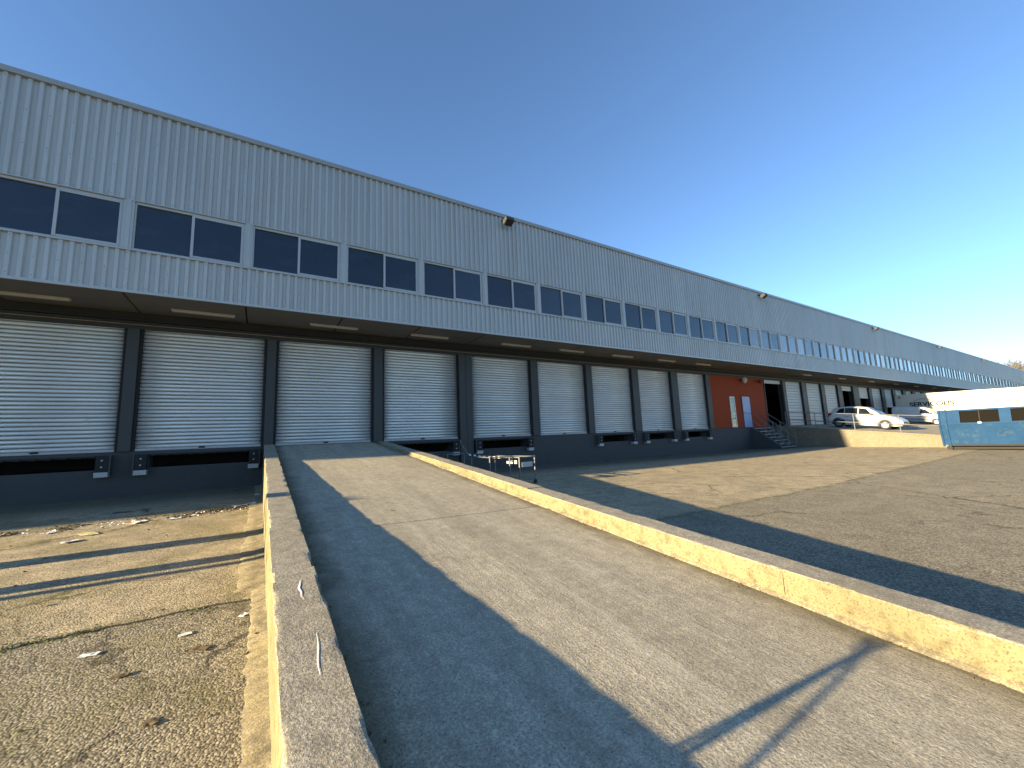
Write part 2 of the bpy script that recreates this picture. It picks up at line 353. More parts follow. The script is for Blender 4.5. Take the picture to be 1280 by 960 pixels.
# ------------------------------------------------------------------ ramp with slabs
XL0, XL1, XR0, XR1 = 0.10, 0.385, 3.54, 3.85
mb = MB()
for a, b in ((0.0, -5.0), (-5.0, -10.0), (-10.0, -15.7)):
    mb.hexa([(XL1 + .004, b, zg(1, b) - .1), (XR0 - .004, b, zg(1, b) - .1), (XR0 - .004, a, zg(1, a) - .1), (XL1 + .004, a, zg(1, a) - .1),
             (XL1 + .004, b, zr(XL1, b) - .03), (XR0 - .004, b, zr(XR0, b) - .03), (XR0 - .004, a, zr(XR0, a) - .03), (XL1 + .004, a, zr(XL1, a) - .03)])
rampo = struct(mb.build('ramp', 'ramp'))
def slab(y0, y1):
    mb = MB(); n = max(2, int((y0 - y1) / .5)); k = 8
    for j in range(n + 1):
        for i in range(k + 1):
            x = XL1 + .012 + (XR0 - XL1 - .024) * i / k; y = y0 + (y1 - y0) * j / n
            mb.v.append((x, y, zr(x, y) + .006 * noise.noise((x * .8, y * .5, 3))))
    for j in range(n):
        for i in range(k): a = j * (k + 1) + i; mb.f.append((a, a + 1, a + k + 2, a + k + 1))
    base = len(mb.v); ring = [i for i in range(k + 1)] + [(k + 1) * j + k for j in range(1, n + 1)] + [(k + 1) * n + i for i in range(k - 1, -1, -1)] + [(k + 1) * j for j in range(n - 1, 0, -1)]
    for i in ring: p = mb.v[i]; mb.v.append((p[0], p[1], p[2] - .06))
    for q in range(len(ring)): mb.f.append((ring[q], ring[(q + 1) % len(ring)], base + (q + 1) % len(ring), base + q))
    return mb.build('slab', 'ramp', rampo)
for a, b in ((-0.006, -0.75), (-0.762, -9.995), (-10.012, -16.2)): slab(a, b)

# ------------------------------------------------------------------ parapets in cast blocks
def block(parent, x0, x1, ya, yb, top, foot, seed, chips=1.0):
    """rough cast block between ya > yb, top(y) and foot(x,y)"""
    n = max(4, int((ya - yb) / 0.09)); mb = MB()
    prof = [(0, 0), (0, .25), (0, .5), (0, .72), (0, .88), (0, .965), (.025, 1), (.075, 1), (.15, 1), (.35, 1), (.55, 1), (.78, 1), (.925, 1), (.975, 1), (1, .965), (1, .88), (1, .72), (1, .5), (1, .25), (1, 0)]
    for j in range(n + 1):
        y = ya + (yb - ya) * j / n
        zt = top(y); zf = foot(0, y) - .08; hh = zt - zf
        for i, (u, v) in enumerate(prof):
            x = x0 + (x1 - x0) * u; z = zf + hh * v
            if v > .9: z = zt - (1 - v) / .035 * .007
            nn = noise.noise((x * 2.3 + seed, y * 1.2, z * 2.3)) * .007 + noise.noise((x * 11, y * 9 + seed, z * 11)) * .004
            if v > .9 and (u < .05 or u > .95):
                ch = noise.noise((y * 3.5, seed, x * 3)); ch2 = noise.noise((y * 11, seed + 5, x * 3))
                d = (max(0, ch - .30) * .05 + max(0, ch2 - .28) * .06) * chips
                z -= d; x += d * (1 if u < .5 else -1)
            if v < .97: x += nn * (1 if u < .5 else -1)
            else: z += nn * .18
            mb.v.append((x, y, z))
    k = len(prof)
    for j in range(n):
        for i in range(k - 1): a = j * k + i; mb.f.append((a, a + 1, a + k + 1, a + k))
    mb.f.append(tuple(range(k))); mb.f.append(tuple(n * k + i for i in reversed(range(k))))
    o = mb.build('concrete_block', 'parapet', parent, True); o.data.set_sharp_from_angle(angle=R(28)); return o
topL = lambda y: 0.115 + 0.0895 * y
topR = lambda y: 0.075 + 0.0905 * y
pl = thing('parapet_wall', 'grey concrete parapet wall on the left edge of the ramp, sunlit on its outer side', 'low wall', (0, 0, 0))
ysL = [-0.13, -2.6, -9.93, -13.4, -16.0]
for i in range(4): block(pl, XL0, XL1, ysL[i] - .004, ysL[i + 1] + .004, lambda y, i=i: topL(y) + (.0, -.002, .002, -.001)[i], zg, 3 + i * 7)
pr = thing('parapet_wall', 'yellowish concrete parapet wall along the right edge of the ramp', 'low wall', (0, 0, 0))
ysR = [-0.05, -4.2, -9.6, -13.2, -16.0]
for i in range(4): block(pr, XR0, XR1, ysR[i] - .004, ysR[i + 1] + .004, lambda y, i=i: topR(y) + (0, .006, -.002, .003)[i], zg, 40 + i * 9)
for par, yl, x0_, x1_, tf in ((pl, ysL, XL0, XL1, topL), (pr, ysR, XR0, XR1, topR)):
    for y in yl[1:-1]: MB().box(x0_ + .012, x1_ - .012, y - .03, y + .03, zg(0, y) - .1, tf(y) - .003).build('mortar_joint', 'footing', par)
# eroded fillet of mortar at the foot of the right parapet
mb = MB(); n = 150
for j in range(n + 1):
    y = -.8 - 15.0 * j / n; q = .05 + .035 * noise.noise((y * 1.7, 2, 1)) + .02 * noise.noise((y * 7, 2, 1))
    mb.v += [(XR0 - max(.012, q), y, zr(XR0, y) - .004), (XR0 - max(.01, q * .6), y, zr(XR0, y) + .016), (XR0 + .02, y, zr(XR0, y) + .035 + .02 * noise.noise((y * 4, 5, 1)))]
for j in range(n):
    for i in range(2): a = j * 3 + i; mb.f.append((a, a + 1, a + 4, a + 3))
mb.build('mortar_fillet', 'footing', pr, True)
# white scratches on the left parapet
def scratch(pts, wd):
    mb = MB()
    for i, (x, y, k) in enumerate(pts):
        z = topL(y) + .0045; mb.v += [(x - wd * k, y, z), (x + wd * k, y, z)]
    for i in range(len(pts) - 1): mb.f.append((2 * i, 2 * i + 1, 2 * i + 3, 2 * i + 2))
    mb.build('paint_scratch', 'chip', pl)
scratch([(.272, -11.62, .2), (.262, -11.70, 1), (.252, -11.76, 1.3), (.262, -11.83, .9), (.256, -11.89, .4), (.268, -11.95, .2)], .006)
scratch([(.292, -12.40, .3), (.290, -12.47, .6), (.283, -12.56, 1.0), (.270, -12.66, 1.0), (.266, -12.72, .7), (.268, -12.78, .4)], .004)
# pale concrete footing strip beside the left parapet
mb = MB(); n = 520
for j in range(n + 1):
    y = -.2 - 15.6 * j / n
    wd = .11 if y < -9.85 else (.24 if y < -3.5 else .16)
    wd += .05 * noise.noise((y * 1.3, 9, 2)) + .03 * noise.noise((y * 5, 9, 2)) + .028 * noise.noise((y * 13, 9, 2))
    z = zg(0, y); mb.v += [(.1 - wd - .02, y, z - .004), (.1 - wd, y, z + .008), (.1 - wd * .45, y, z + .013 + .006 * noise.noise((y * 3, 1, 1))), (.115, y, z + .03 + .012 * noise.noise((y * 4, 5, 1)))]
for j in range(n):
    for i in range(3): a = j * 4 + i; mb.f.append((a, a + 1, a + 5, a + 4))
mb.build('footing_strip', 'footing', pl, True)

# ------------------------------------------------------------------ warehouse
WX0, WX1 = -82.0, 131.0
ZD, ZT, ZS, ZWB, ZWT, ZR, CY = 0.059, 3.486, 3.988, 5.112, 6.378, 9.07, -1.884
PW, X1 = 2.54497, -3.0282
wh = thing('warehouse', 'long silver clad logistics warehouse with a row of roller shutter dock doors', 'warehouse', (0, 0, 0))
DOORS = [(-13.1, -10.15), (-9.72, -6.75), (-6.28, -3.309), (-2.938, .035), (.398, 3.373), (3.793, 6.748), (7.401, 10.315), (10.781, 13.667), (14.155, 16.987), (17.612, 20.322), (21.032, 23.761)]
FAR = [(31.0, 33.65), (34.2, 36.75), (37.65, 40.25), (41.05, 43.6), (44.6, 47.0), (48.5, 50.95), (51.8, 54.4), (55.35, 57.75), (58.7, 61.05), (62.1, 64.4)]
x = 65.6
while x < 126: FAR.append((x, x + 2.35)); x += 3.45
OPEN = {0: ZD, 4: 3.03, 5: 2.40, 7: 1.55}            # far bays: bottom edge of the raised shutter
PITS = [0, 1, 2, 3, 5, 6, 8, 9, 10]                # near bays with a leveller pit
# dock wall, with gaps at the pits
mb = MB(); segs = []; x = WX0
pits = []
for i in PITS:
    a, b = DOORS[i]; pits.append((a + .34, b - .30, i))
for a, b, i in pits:
    mb.box(x, a, 0, .5, -2.2, ZD); mb.box(a, b, 0, .5, -2.2, -.40); mb.box(a, b, .0, .5, -.035, ZD); x = b
mb.box(x, WX1, 0, .5, -2.2, ZD)
mb.build('dock_wall', 'dockwall', wh)
mb = MB(); mb.box(WX0, WX1, .5, 14, -.40 - .2, -.41); mb.box(WX0, WX1, 1.9, 2.0, -.40, -.04); mb.build('pit_lining', 'pit', wh)
# floor, rear wall and ceiling of the hall behind the doors
mb = MB(); mb.box(WX0, WX1, .5, 16, -.04, ZD - .004); mb.box(WX0, WX1, 16, 16.2, -.04, 8.9); mb.box(WX0, WX1, .35, 16, ZS + .012, ZS + .1)
mb.box(30.6, 30.7, .3, 16, ZD, ZS); mb.box(WX0, WX0 + .2, .3, 16, ZD, ZS); mb.box(WX1 - .3, WX1 - .1, .3, 16, ZD, ZS)
mb.build('hall_interior', 'interior', wh)
# header beam
mb = MB(); mb.box(WX0, WX1, -.03, .3, ZT, ZS - .004); mb.build('header_beam', 'header', wh)
mb = MB(); mb.box(WX0, WX1, -.14, -.034, 3.70, 3.73); mb.box(WX0, WX1, -.145, -.14, 3.70, 3.77); mb.build('cable_tray', 'pit', wh)
mb = MB(); mb.tube((WX0, -.09, 3.755), (WX1, -.09, 3.755), .016, k=6); mb.tube((WX0, -.065, 3.60), (WX1, -.065, 3.60), .012, k=6); mb.build('conduit', 'timber', wh)
# pillars
def pillar(a, b, z0=ZD, y=-.085):
    mb = MB(); c = .055
    mb.box(a + c, b - c, y, .3, z0, ZT - .003)
    return mb.build('pillar', 'dark', wh, bevel=.008)
alls = [(-14.6, -13.5)] + DOORS
for (a0, a1), (b0, b1) in zip(DOORS[:-1], DOORS[1:]):
    if b0 > 7.3 and b0 < 7.5:
        m_ = (a1 + b0) / 2
        pillar(a1 - .02, m_ + .05, zg(7, 0) - .1, -.13); pillar(m_ - .045, b0 + .02, zg(7, 0) - .1, -.11)
    else: pillar(a1, b0)
pillar(23.761, 24.30)
for (a0, a1), (b0, b1) in zip(FAR[:-1], FAR[1:]): pillar(a1, b0)
pillar(30.86, 31.05); pillar(FAR[-1][1], FAR[-1][1] + .5)
mb = MB(); mb.box(WX0, DOORS[0][0], -.02, .3, ZD, ZT - .003); mb.build('side_wall_panel', 'dark', wh)
mb = MB(); mb.box(FAR[-1][1] + .55, WX1, -.02, .3, ZD, ZT - .003); mb.build('side_wall_panel', 'dark', wh)
# roller doors with separate slats
SH = 0.1075
def slat_mesh(width):
    prof = [(.030, 0), (.002, .004), (-.013, .016), (-.018, .040), (-.018, .060), (-.012, .080), (.0, .092), (.030, .0975), (.034, .0975), (.034, 0)]
    return MB().prism(prof, 'x', 0, width).mesh('slat', 'slat')
slat_cache = {}
def roller(a, b, i):
    door = MB().box(a + .012, b - .012, .09, .12, ZD + .004, ZT - .006).build('roller_door', 'pit', wh)
    MB().box(a - .055, a + .012, -.02, .16, ZD, ZT - .006).build('guide', 'black', door); MB().box(b - .012, b + .055, -.02, .16, ZD, ZT - .006).build('guide', 'black', door)
    wd = round(b - a - .03, 2)
    if wd not in slat_cache:
        me = slat_mesh(wd)
        for p in me.polygons: p.use_smooth = len(p.vertices) == 4
        slat_cache[wd] = me
    n = int((ZT - ZD - .075) / SH) + 1
    if i >= 2:
        for k in range(n):
            z = ZD + .072 + k * SH
            inst('slat', slat_cache[wd], (a + .015, .055 + random.uniform(-.002, .002), z), door)
    else:
        mb = MB(); prof = [(.028, 0), (-.012, .022), (-.017, .062), (.006, .099), (.03, .1)]
        for k in range(n):
            mb.prism([(p[0] + .055, p[1] + ZD + .072 + k * SH) for p in prof], 'x', a + .015, b - .015)
        mb.build('slat_curtain', 'slat', door)
    mb = MB(); mb.box(a + .015, b - .015, .03, .09, ZD + .004, ZD + .07); mb.box(a + .015, b - .015, .005, .03, ZD + .004, ZD + .02); mb.build('bottom_bar', 'lightgrey', door, bevel=.004)
    c = (a + b) / 2; mb = MB(); mb.box(c - .07, c + .07, .0, .032, ZD + .03, ZD + .075); mb.box(c - .02, c + .02, -.015, .01, ZD + .035, ZD + .07); mb.build('lock', 'black', door)
for i, (a, b) in enumerate(DOORS): roller(a, b, i)
# dock levellers: lip, bumpers on brackets
bump_me = MB().box(-.12, .12, -.17, 0, -.42, 0).mesh('bumper', 'black')
for a, b, i in pits:
    mb = MB(); mb.box(a + .005, b - .005, -.05, .35, -.075, -.04); n = 9
    for k in range(n): xx = a + .1 + (b - a - .2) * k / (n - 1); mb.box(xx - .05, xx + .05, -.09, -.045, -.085, -.045)
    lev = mb.build('dock_leveller', 'pit', wh)
    for s in (-1, 1):
        xc = a - .14 if s < 0 else b + .11
        bo = inst('bumper', bump_me, (xc, -.03, -.03), lev)
        mb = MB(); mb.box(xc - .135, xc + .135, -.21, -.004, -.585, -.455); mb.build('bumper_plate', 'lightgrey', lev, bevel=.006)
        mb = MB()
        for z in (-.15, -.32): mb.tube((xc, -.199, z), (xc, -.215, z), .022, k=8)
        mb.build('bolt', 'lightgrey', lev)
        mb = MB(); e = xc + s * .15; mb.box(e - .02, e + .02, -.2, -.004, -.5, -.02); mb.build('bumper_bracket', 'dockwall', lev)
# far doors
for i, (a, b) in enumerate(FAR):
    z0 = OPEN.get(i, ZD)
    door = MB().box(a + .01, b - .01, .02, .16, ZT - .02, ZT - .0065).build('roller_door', 'black', wh)
    MB().box(a - .05, a + .01, -.02, .16, ZD, ZT - .006).build('guide', 'black', door); MB().box(b - .01, b + .05, -.02, .16, ZD, ZT - .006).build('guide', 'black', door)
    zt = 3.22 if i in (0, 1) else ZT
    mb = MB()
    if i == 0: mb.box(a, b, .06, .1, zt - .0, ZT - .007)
    else:
        prof = [(.10, 0), (.055, .015), (.05, .05), (.055, .205), (.10, .22)]; z = z0
        while z < ZT - .02:
            mb.prism([(p[0], min(ZT - .006, p[1] + z)) for p in prof], 'x', a + .005, b - .005); z += .222
    mb.build('door_curtain', 'fardoor', door)
# red wall with two doors
rw = MB().box(24.30, 30.86, -.05, .3, ZD + .002, ZT - .004).build('red_wall', 'red', wh)
d1 = MB().box(26.28, 26.34, -.085, -.052, .09, 2.12).box(26.80, 26.86, -.085, -.052, .09, 2.12).box(26.34, 26.80, -.085, -.052, 2.06, 2.12).box(26.34, 26.80, -.085, -.052, .09, .2).box(26.34, 26.80, -.085, -.052, .95, 1.0).build('glazed_door', 'white', wh)
MB().box(26.34, 26.80, -.068, -.055, .2, .95).build('pane', 'glass', d1); MB().box(26.34, 26.80, -.068, -.055, 1.0, 2.06).build('pane', 'glass', d1)
d2 = MB().box(27.74, 28.72, -.09, -.052, .062, 2.15).build('blue_door', 'bluedoor', wh, bevel=.005)
MB().box(27.76, 28.70, -.094, -.088, 1.0, 1.03).box(27.70, 27.74, -.1, -.051, .062, 2.19).box(28.72, 28.76, -.1, -.051, .062, 2.19).build('door_trim', 'dark', d2)
MB().tube((27.84, -.13, 1.05), (27.98, -.13, 1.05), .014, k=6).tube((27.84, -.09, 1.05), (27.84, -.13, 1.05), .012, k=6).build('handle', 'galv', d2)
# soffit panels
k0 = int((WX0 - X1) / PW) - 1; kv0, kv1 = -4, int((WX1 - X1) / PW)
MB().box(WX0, WX1, CY + .075, .3, ZS + .004, ZS + .1).build('soffit_backing', 'joint', wh)
pm = MB().box(.022, PW - .022, 0, .895, 0, .03).mesh('soffit_panel', 'soffit'); pm2 = MB().box(.022, PW - .022, 0, .905, 0, .03).mesh('soffit_panel', 'soffit')
for k in range(-6, kv1):
    xx = X1 + k * PW
    inst('soffit_panel', pm, (xx, CY + .035, ZS - .03), wh); inst('soffit_panel', pm2, (xx, CY + .945, ZS - .03), wh)
MB().box(WX0, X1 - 6 * PW, CY + .035, -.04, ZS - .03, ZS).build('soffit_panel', 'soffit', wh)
# cladding sheets
RP = PW / 13
def cladding(name, z0, z1):
    prof = [(0, .012), (.070, .012), (.090, -.036), (.160, -.036), (.180, .012)]
    mb = MB(); n = int((WX1 - WX0) / RP); vs_ = []
    for k in range(n):
        for (dx, dy) in prof:
            mb.v += [(WX0 + k * RP + dx, CY + .036 + dy, z0), (WX0 + k * RP + dx, CY + .036 + dy, z1)]
    for i in range(len(mb.v) // 2 - 1): mb.f.append((2 * i, 2 * i + 2, 2 * i + 3, 2 * i + 1))
    me = bpy.data.meshes.new(name); me.from_pydata(mb.v, [], mb.f); me.materials.append(M['clad'])
    return link(bpy.data.objects.new(name, me), wh)
mb = MB(); k = int((-7 - WX0) / RP)
while WX0 + k * RP < 16:
    for z in (ZS + .12, 4.55, ZWB - .12, ZWT + .1, 7.25, 8.1, ZR - .22):
        xx = WX0 + k * RP + .125; mb.tube((xx, CY + .002, z), (xx, CY - .006, z), .008, k=6)
    k += 2
struct(mb.build('screw_heads', 'header', wh), 'stuff')
cladding('lower_cladding', ZS + .035, ZWB - .055)
cladding('upper_cladding', ZWT + .03, ZR - .13)
MB().box(WX0, WX1, CY - .012, CY + .06, ZS - .028, ZS + .04).build('drip_edge', 'frame', wh)
MB().box(WX0, WX1, CY - .03, CY + .2, ZWB - .058, ZWB - .025).build('window_sill', 'frame', wh)
MB().box(WX0, WX1, CY - .012, CY + .14, ZWT + .012, ZWT + .035).build('window_head_flashing', 'frame', wh)
MB().prism([(CY - .045, ZR - .15), (CY - .045, ZR - .012), (CY - .03, ZR), (CY + .35, ZR - .02), (CY + .35, ZR - .15), (CY + .045, ZR - .15)], 'x', WX0 - .05, WX1 + .05).build('roof_coping', 'coping', wh)
# structural wall behind the cladding, flat roof, ends and rear
mb = MB(); mb.box(WX0, WX1, CY + .05, CY + .3, ZS + .11, ZWB - .06); mb.box(WX0, WX1, CY + .05, CY + .3, ZWT + .036, ZR - .16)
mb.box(WX0, WX0 + .3, CY + .31, 60, ZS + .11, ZR - .16); mb.box(WX1 - .3, WX1, CY + .31, 60, ZS + .11, ZR - .16); mb.box(WX0, WX1, 59.7, 60, -2.2, ZR - .16)
mb.box(WX0, WX0 + .28, .52, 59.6, -2.2, ZS + .1); mb.box(WX1 - .28, WX1, .52, 59.6, -2.2, ZS + .1)
mb.build('rear_wall', 'coping', wh)
MB().box(WX0 + .3, WX1 - .3, CY + .36, 59.9, ZR - .4, ZR - .17).build('roof', 'roof', wh)
MB().box(WX0, WX1, CY + 2.6, CY + 2.7, ZS + .11, ZR - .41).box(WX0, WX1, CY + .31, CY + 2.6, ZWB - .2, ZWB - .1).build('office_wall', 'interior', wh)
# windows: post, frame, two panes
post_me = MB().box(-.10, .10, CY + .0, CY + .2, ZWB - .02, ZWT + .01).box(-.045, .045, CY - .014, CY + .0, ZWB - .02, ZWT + .01).mesh('window_post', 'frame')
wl, wr, zb, zt = .102, PW - .102, ZWB - .022, ZWT + .008
mid = PW / 2 + .01
fr = MB()
yy0, yy1 = CY + .035, CY + .12
fr.box(wl, wl + .035, yy0, yy1, zb, zt); fr.box(wr - .035, wr, yy0, yy1, zb, zt)
fr.box(wl + .035, wr - .035, yy0, yy1, zt - .06, zt); fr.box(wl + .035, wr - .035, yy0, yy1, zb, zb + .05)
fa = fr
fa.box(mid - .03, mid + .03, CY + .02, CY + .1, zb + .05, zt - .06)                       # meeting stile
fa.box(wr - .08, wr - .035, CY + .03, CY + .09, zb + .05, zt - .06)                       # sliding sash, right
fa.box(mid + .03, wr - .08, CY + .03, CY + .09, zb + .05, zb + .10); fa.box(mid + .03, wr - .08, CY + .03, CY + .09, zt - .11, zt - .06)
frame_me = fa.mesh('window', 'frame')
pA = MB().box(wl + .035, mid - .03, CY + .085, CY + .095, zb + .05, zt - .06); pB = MB().box(mid + .03, wr - .08, CY + .055, CY + .065, zb + .10, zt - .11)
pane_me = [[p.mesh('pane', g) for g in ('glass', 'glass2')] for p in (pA, pB)]
for k in range(kv0, kv1):
    xx = X1 + k * PW
    inst('window_post', post_me, (xx, 0, 0), wh)
    wdo = inst('window', frame_me, (xx, 0, 0), wh)
    for s in (0, 1):
        blind = (k > 9 and random.random() < min(.75, .12 * (k - 9)))
        inst('pane', pane_me[s][1 if blind else 0], (0, 0, 0), wdo)
MB().box(WX0, X1 + kv0 * PW - .126, CY + .05, CY + .06, ZWB - .02, ZWT + .008).build('window_strip', 'glass', wh)
inst('window_post', post_me, (X1 + kv1 * PW, 0, 0), wh)
MB().box(X1 + kv1 * PW + .126, WX1, CY + .05, CY + .06, ZWB - .02, ZWT + .008).build('blank_panel', 'frame', wh)

# ------------------------------------------------------------------ lights fixed on the building
def floodlight(x, label):
    t = thing('floodlight', label, 'floodlight', (x, CY - .0, 8.62), 0, 'floodlights along the top of the facade')
    MB().box(-.16, .16, -.05, .0, .10, .18).box(-.03, .03, -.28, -.05, .12, .16).build('bracket', 'dark', t)
    h = MB().hexa([(-.19, -.46, .0), (.19, -.46, .0), (.19, -.20, -.13), (-.19, -.20, -.13), (-.19, -.40, .16), (.19, -.40, .16), (.19, -.12, .04), (-.19, -.12, .04)]).build('housing', 'header', t, bevel=.015)
    MB().hexa([(-.16, -.468, .01 - .012), (.16, -.468, .01 - .012), (.16, -.212, -.142), (-.16, -.212, -.142), (-.16, -.45, .005), (.16, -.45, .005), (.16, -.20, -.12), (-.16, -.20, -.12)]).build('lens', 'plastic', h)
FL = [8.17, 28.0, 48.1, 68.8, 92.0]
for i, x in enumerate(FL):
    floodlight(x, 'small box floodlight under the roof edge, ' + ('the nearest and largest of them', 'second from the left', 'third from the left', 'fourth from the left', 'the farthest one to the right')[i])
slm_b = MB().box(-.74, .74, -.07, .07, -.035, 0).mesh('fitting_body', 'lamp'); slm_d = MB().prism([(-.055, -.035), (-.045, -.065), (.045, -.065), (.055, -.035)], 'x', -.72, .72).mesh('diffuser', 'lamp')
lx = [-8.4, -4.95, -1.5, 1.98, 5.32, 9.2, 12.3, 15.7, 19.2, 22.6, 36.2, 42.9, 49.6, 56.4, 63.2, 70.0, 77.0]
vis = 0
for i, x in enumerate(lx):
    if x < -6: lab = 'strip light fixed under the soffit beyond the left edge of the photo'
    elif x < 23: lab = 'white strip light under the canopy soffit, %s one from the left' % ORD[vis]; vis += 1
    else: lab = 'strip light under the far canopy soffit, %s one right of the red wall' % ORD[i - 10]
    t = thing('strip_light', lab, 'light', (x, -.76, ZS - .03), 0, 'strip lights under the canopy')
    inst('fitting_body', slm_b, (0, 0, 0), t); inst('diffuser', slm_d, (0, 0, 0), t)
def wall_lamp(x, z, s, mat, label):
    t = thing('wall_lamp', label, 'lamp', (x, -.05, z))
    MB().tube((0, 0, .02 * s), (0, -.05, .02 * s), .07 * s, k=12).tube((0, -.05, .03), (0, -.16 * s, .03), .025, k=8).build('bracket', 'dark', t)
    mb = MB(); pr_ = [(0.03, .14), (.10, .10), (.13, 0), (.12, -.09), (.07, -.17), (.01, -.19)]
    for j, (r, z_) in enumerate(pr_):
        for i in range(12): a = i * math.pi / 6; mb.v.append((r * s * math.cos(a), -.2 * s + r * s * math.sin(a), z_ * s))
    for j in range(len(pr_) - 1):
        for i in range(12): mb.f.append((j * 12 + i, j * 12 + (i + 1) % 12, j * 12 + 12 + (i + 1) % 12, j * 12 + 12 + i))
    mb.f.append(tuple(range(12))); mb.f.append(tuple(60 + i for i in range(12)))
    mb.build('globe', mat, t, True)
wall_lamp(27.95, 3.28, 1.25, 'lamp', 'white globe lamp on the red wall above the blue door')
wall_lamp(30.2, 3.28, .9, 'red', 'small reddish alarm lamp high on the right end of the red wall')

# ------------------------------------------------------------------ staircase at the red wall
st = thing('staircase', 'grey steel staircase with handrails going up to the red wall', 'stairs', (0, 0, 0))
SX0, SX1, RUN = 28.75, 30.75, 1.72
zb_ = zg(29, -1.8); NS = 7
side = MB().hexa([(SX0 - .12, -RUN, zb_ - .1), (SX0, -RUN, zb_ - .1), (SX0, -.004, zb_ - .1), (SX0 - .12, -.004, zb_ - .1), (SX0 - .12, -RUN, zb_ + .18), (SX0, -RUN, zb_ + .18), (SX0, -.004, ZD - .01), (SX0 - .12, -.004, ZD - .01)]).build('side_wall', 'dockwall', st)
for xs_ in (SX0 + .03, (SX0 + SX1) / 2, SX1):
    MB().hexa([(xs_ - .02, -RUN, zb_), (xs_ + .02, -RUN, zb_), (xs_ + .02, 0, ZD - .25), (xs_ - .02, 0, ZD - .25), (xs_ - .02, -RUN - .1, zb_ + .2), (xs_ + .02, -RUN - .1, zb_ + .2), (xs_ + .02, -.01, ZD + .02), (xs_ - .02, -.01, ZD + .02)]).build('stringer', 'galv', st)
for k in range(NS):
    z = zb_ + (ZD - zb_) * (k + .6) / NS; y = -RUN + RUN * k / NS
    for a, b in ((SX0 + .055, (SX0 + SX1) / 2 - .025), ((SX0 + SX1) / 2 + .025, SX1 - .025)):
        MB().box(a, b, y - .02, y + .25, z - .04, z).build('tread', 'lightgrey', st)
for xs_ in (SX0 - .04, (SX0 + SX1) / 2 + .0, SX1 + .03):
    mb = MB(); za, zc = zb_ + .15, ZD
    for f in (0.0, .5, 1.0):
        y = -RUN * (1 - f) - .03; z = za + (zc - za) * f; mb.tube((xs_, y, z - .12), (xs_, y, z + .98), .024, k=8)
    for h in (.5, .98): mb.tube((xs_, -RUN - .03, za + h), (xs_, -.03, zc + h), .022, k=8)
    mb.build('handrail', 'galv', st)
mb = MB()
for x in (27.7, 28.68): MB().tube((x, -.04, ZD), (x, -.04, ZD + 1.0), .022, k=8).build('landing_post', 'galv', st)

# ------------------------------------------------------------------ far ramp with retaining wall, rail
FX0, FX1 = 32.3, 53.4
zf = lambda y: .05 + .105 * y
mb = MB(); n = 16
mb.hexa([(FX0, -15.3, -2), (FX1, -15.3, -2), (FX1, -.01, -2), (FX0, -.01, -2), (FX0, -15.3, zf(-15.3)), (FX1, -15.3, zf(-15.3)), (FX1, -.01, zf(-.01)), (FX0, -.01, zf(-.01))])
struct(mb.build('far_ramp', 'farramp'))
rwll = thing('retaining_wall', 'stained pale concrete retaining wall below the parked white cars', 'wall', (0, 0, 0))
mb = MB(); n = 60
for j in range(n + 1):
    y = -.02 - 15.0 * j / n
    for (x, z) in ((32.0, -2.0), (32.0, -1.0 if zf(y) > -.9 else zf(y) - .15), (32.0, zf(y) - .06), (31.96, zf(y) - .055), (31.96, zf(y) + .03), (32.298, zf(y) + .03), (32.298, -2)):
        mb.v.append((x + .012 * noise.noise((y * 1.5, z, 1)), y, z + .01 * noise.noise((y * 2, 3, 1))))
for j in range(n):
    for i in range(6): a = j * 7 + i; mb.f.append((a, a + 1, a + 8, a + 7))
mb.f.append(tuple(range(7))); mb.f.append(tuple(n * 7 + i for i in range(7)))
mb.build('wall_face', 'farwall', rwll)
fr_ = thing('guard_rail', 'thin steel guard rail on top of the far retaining wall', 'railing', (0, 0, 0))
for y in (-.7, -2.5, -4.6, -6.75, -9.0, -11.2):
    mb = MB(); mb.tube((32.1, y, zf(y) + .02), (32.1, y, zf(y) + 1.08), .024, k=8); mb.build('post', 'galv', fr_)
for h in (.52, 1.06):
    mb = MB(); mb.tube((32.1, -.7, zf(-.7) + h), (32.1, -11.2, zf(-11.2) + h), .022, k=8); mb.build('rail', 'galv', fr_)

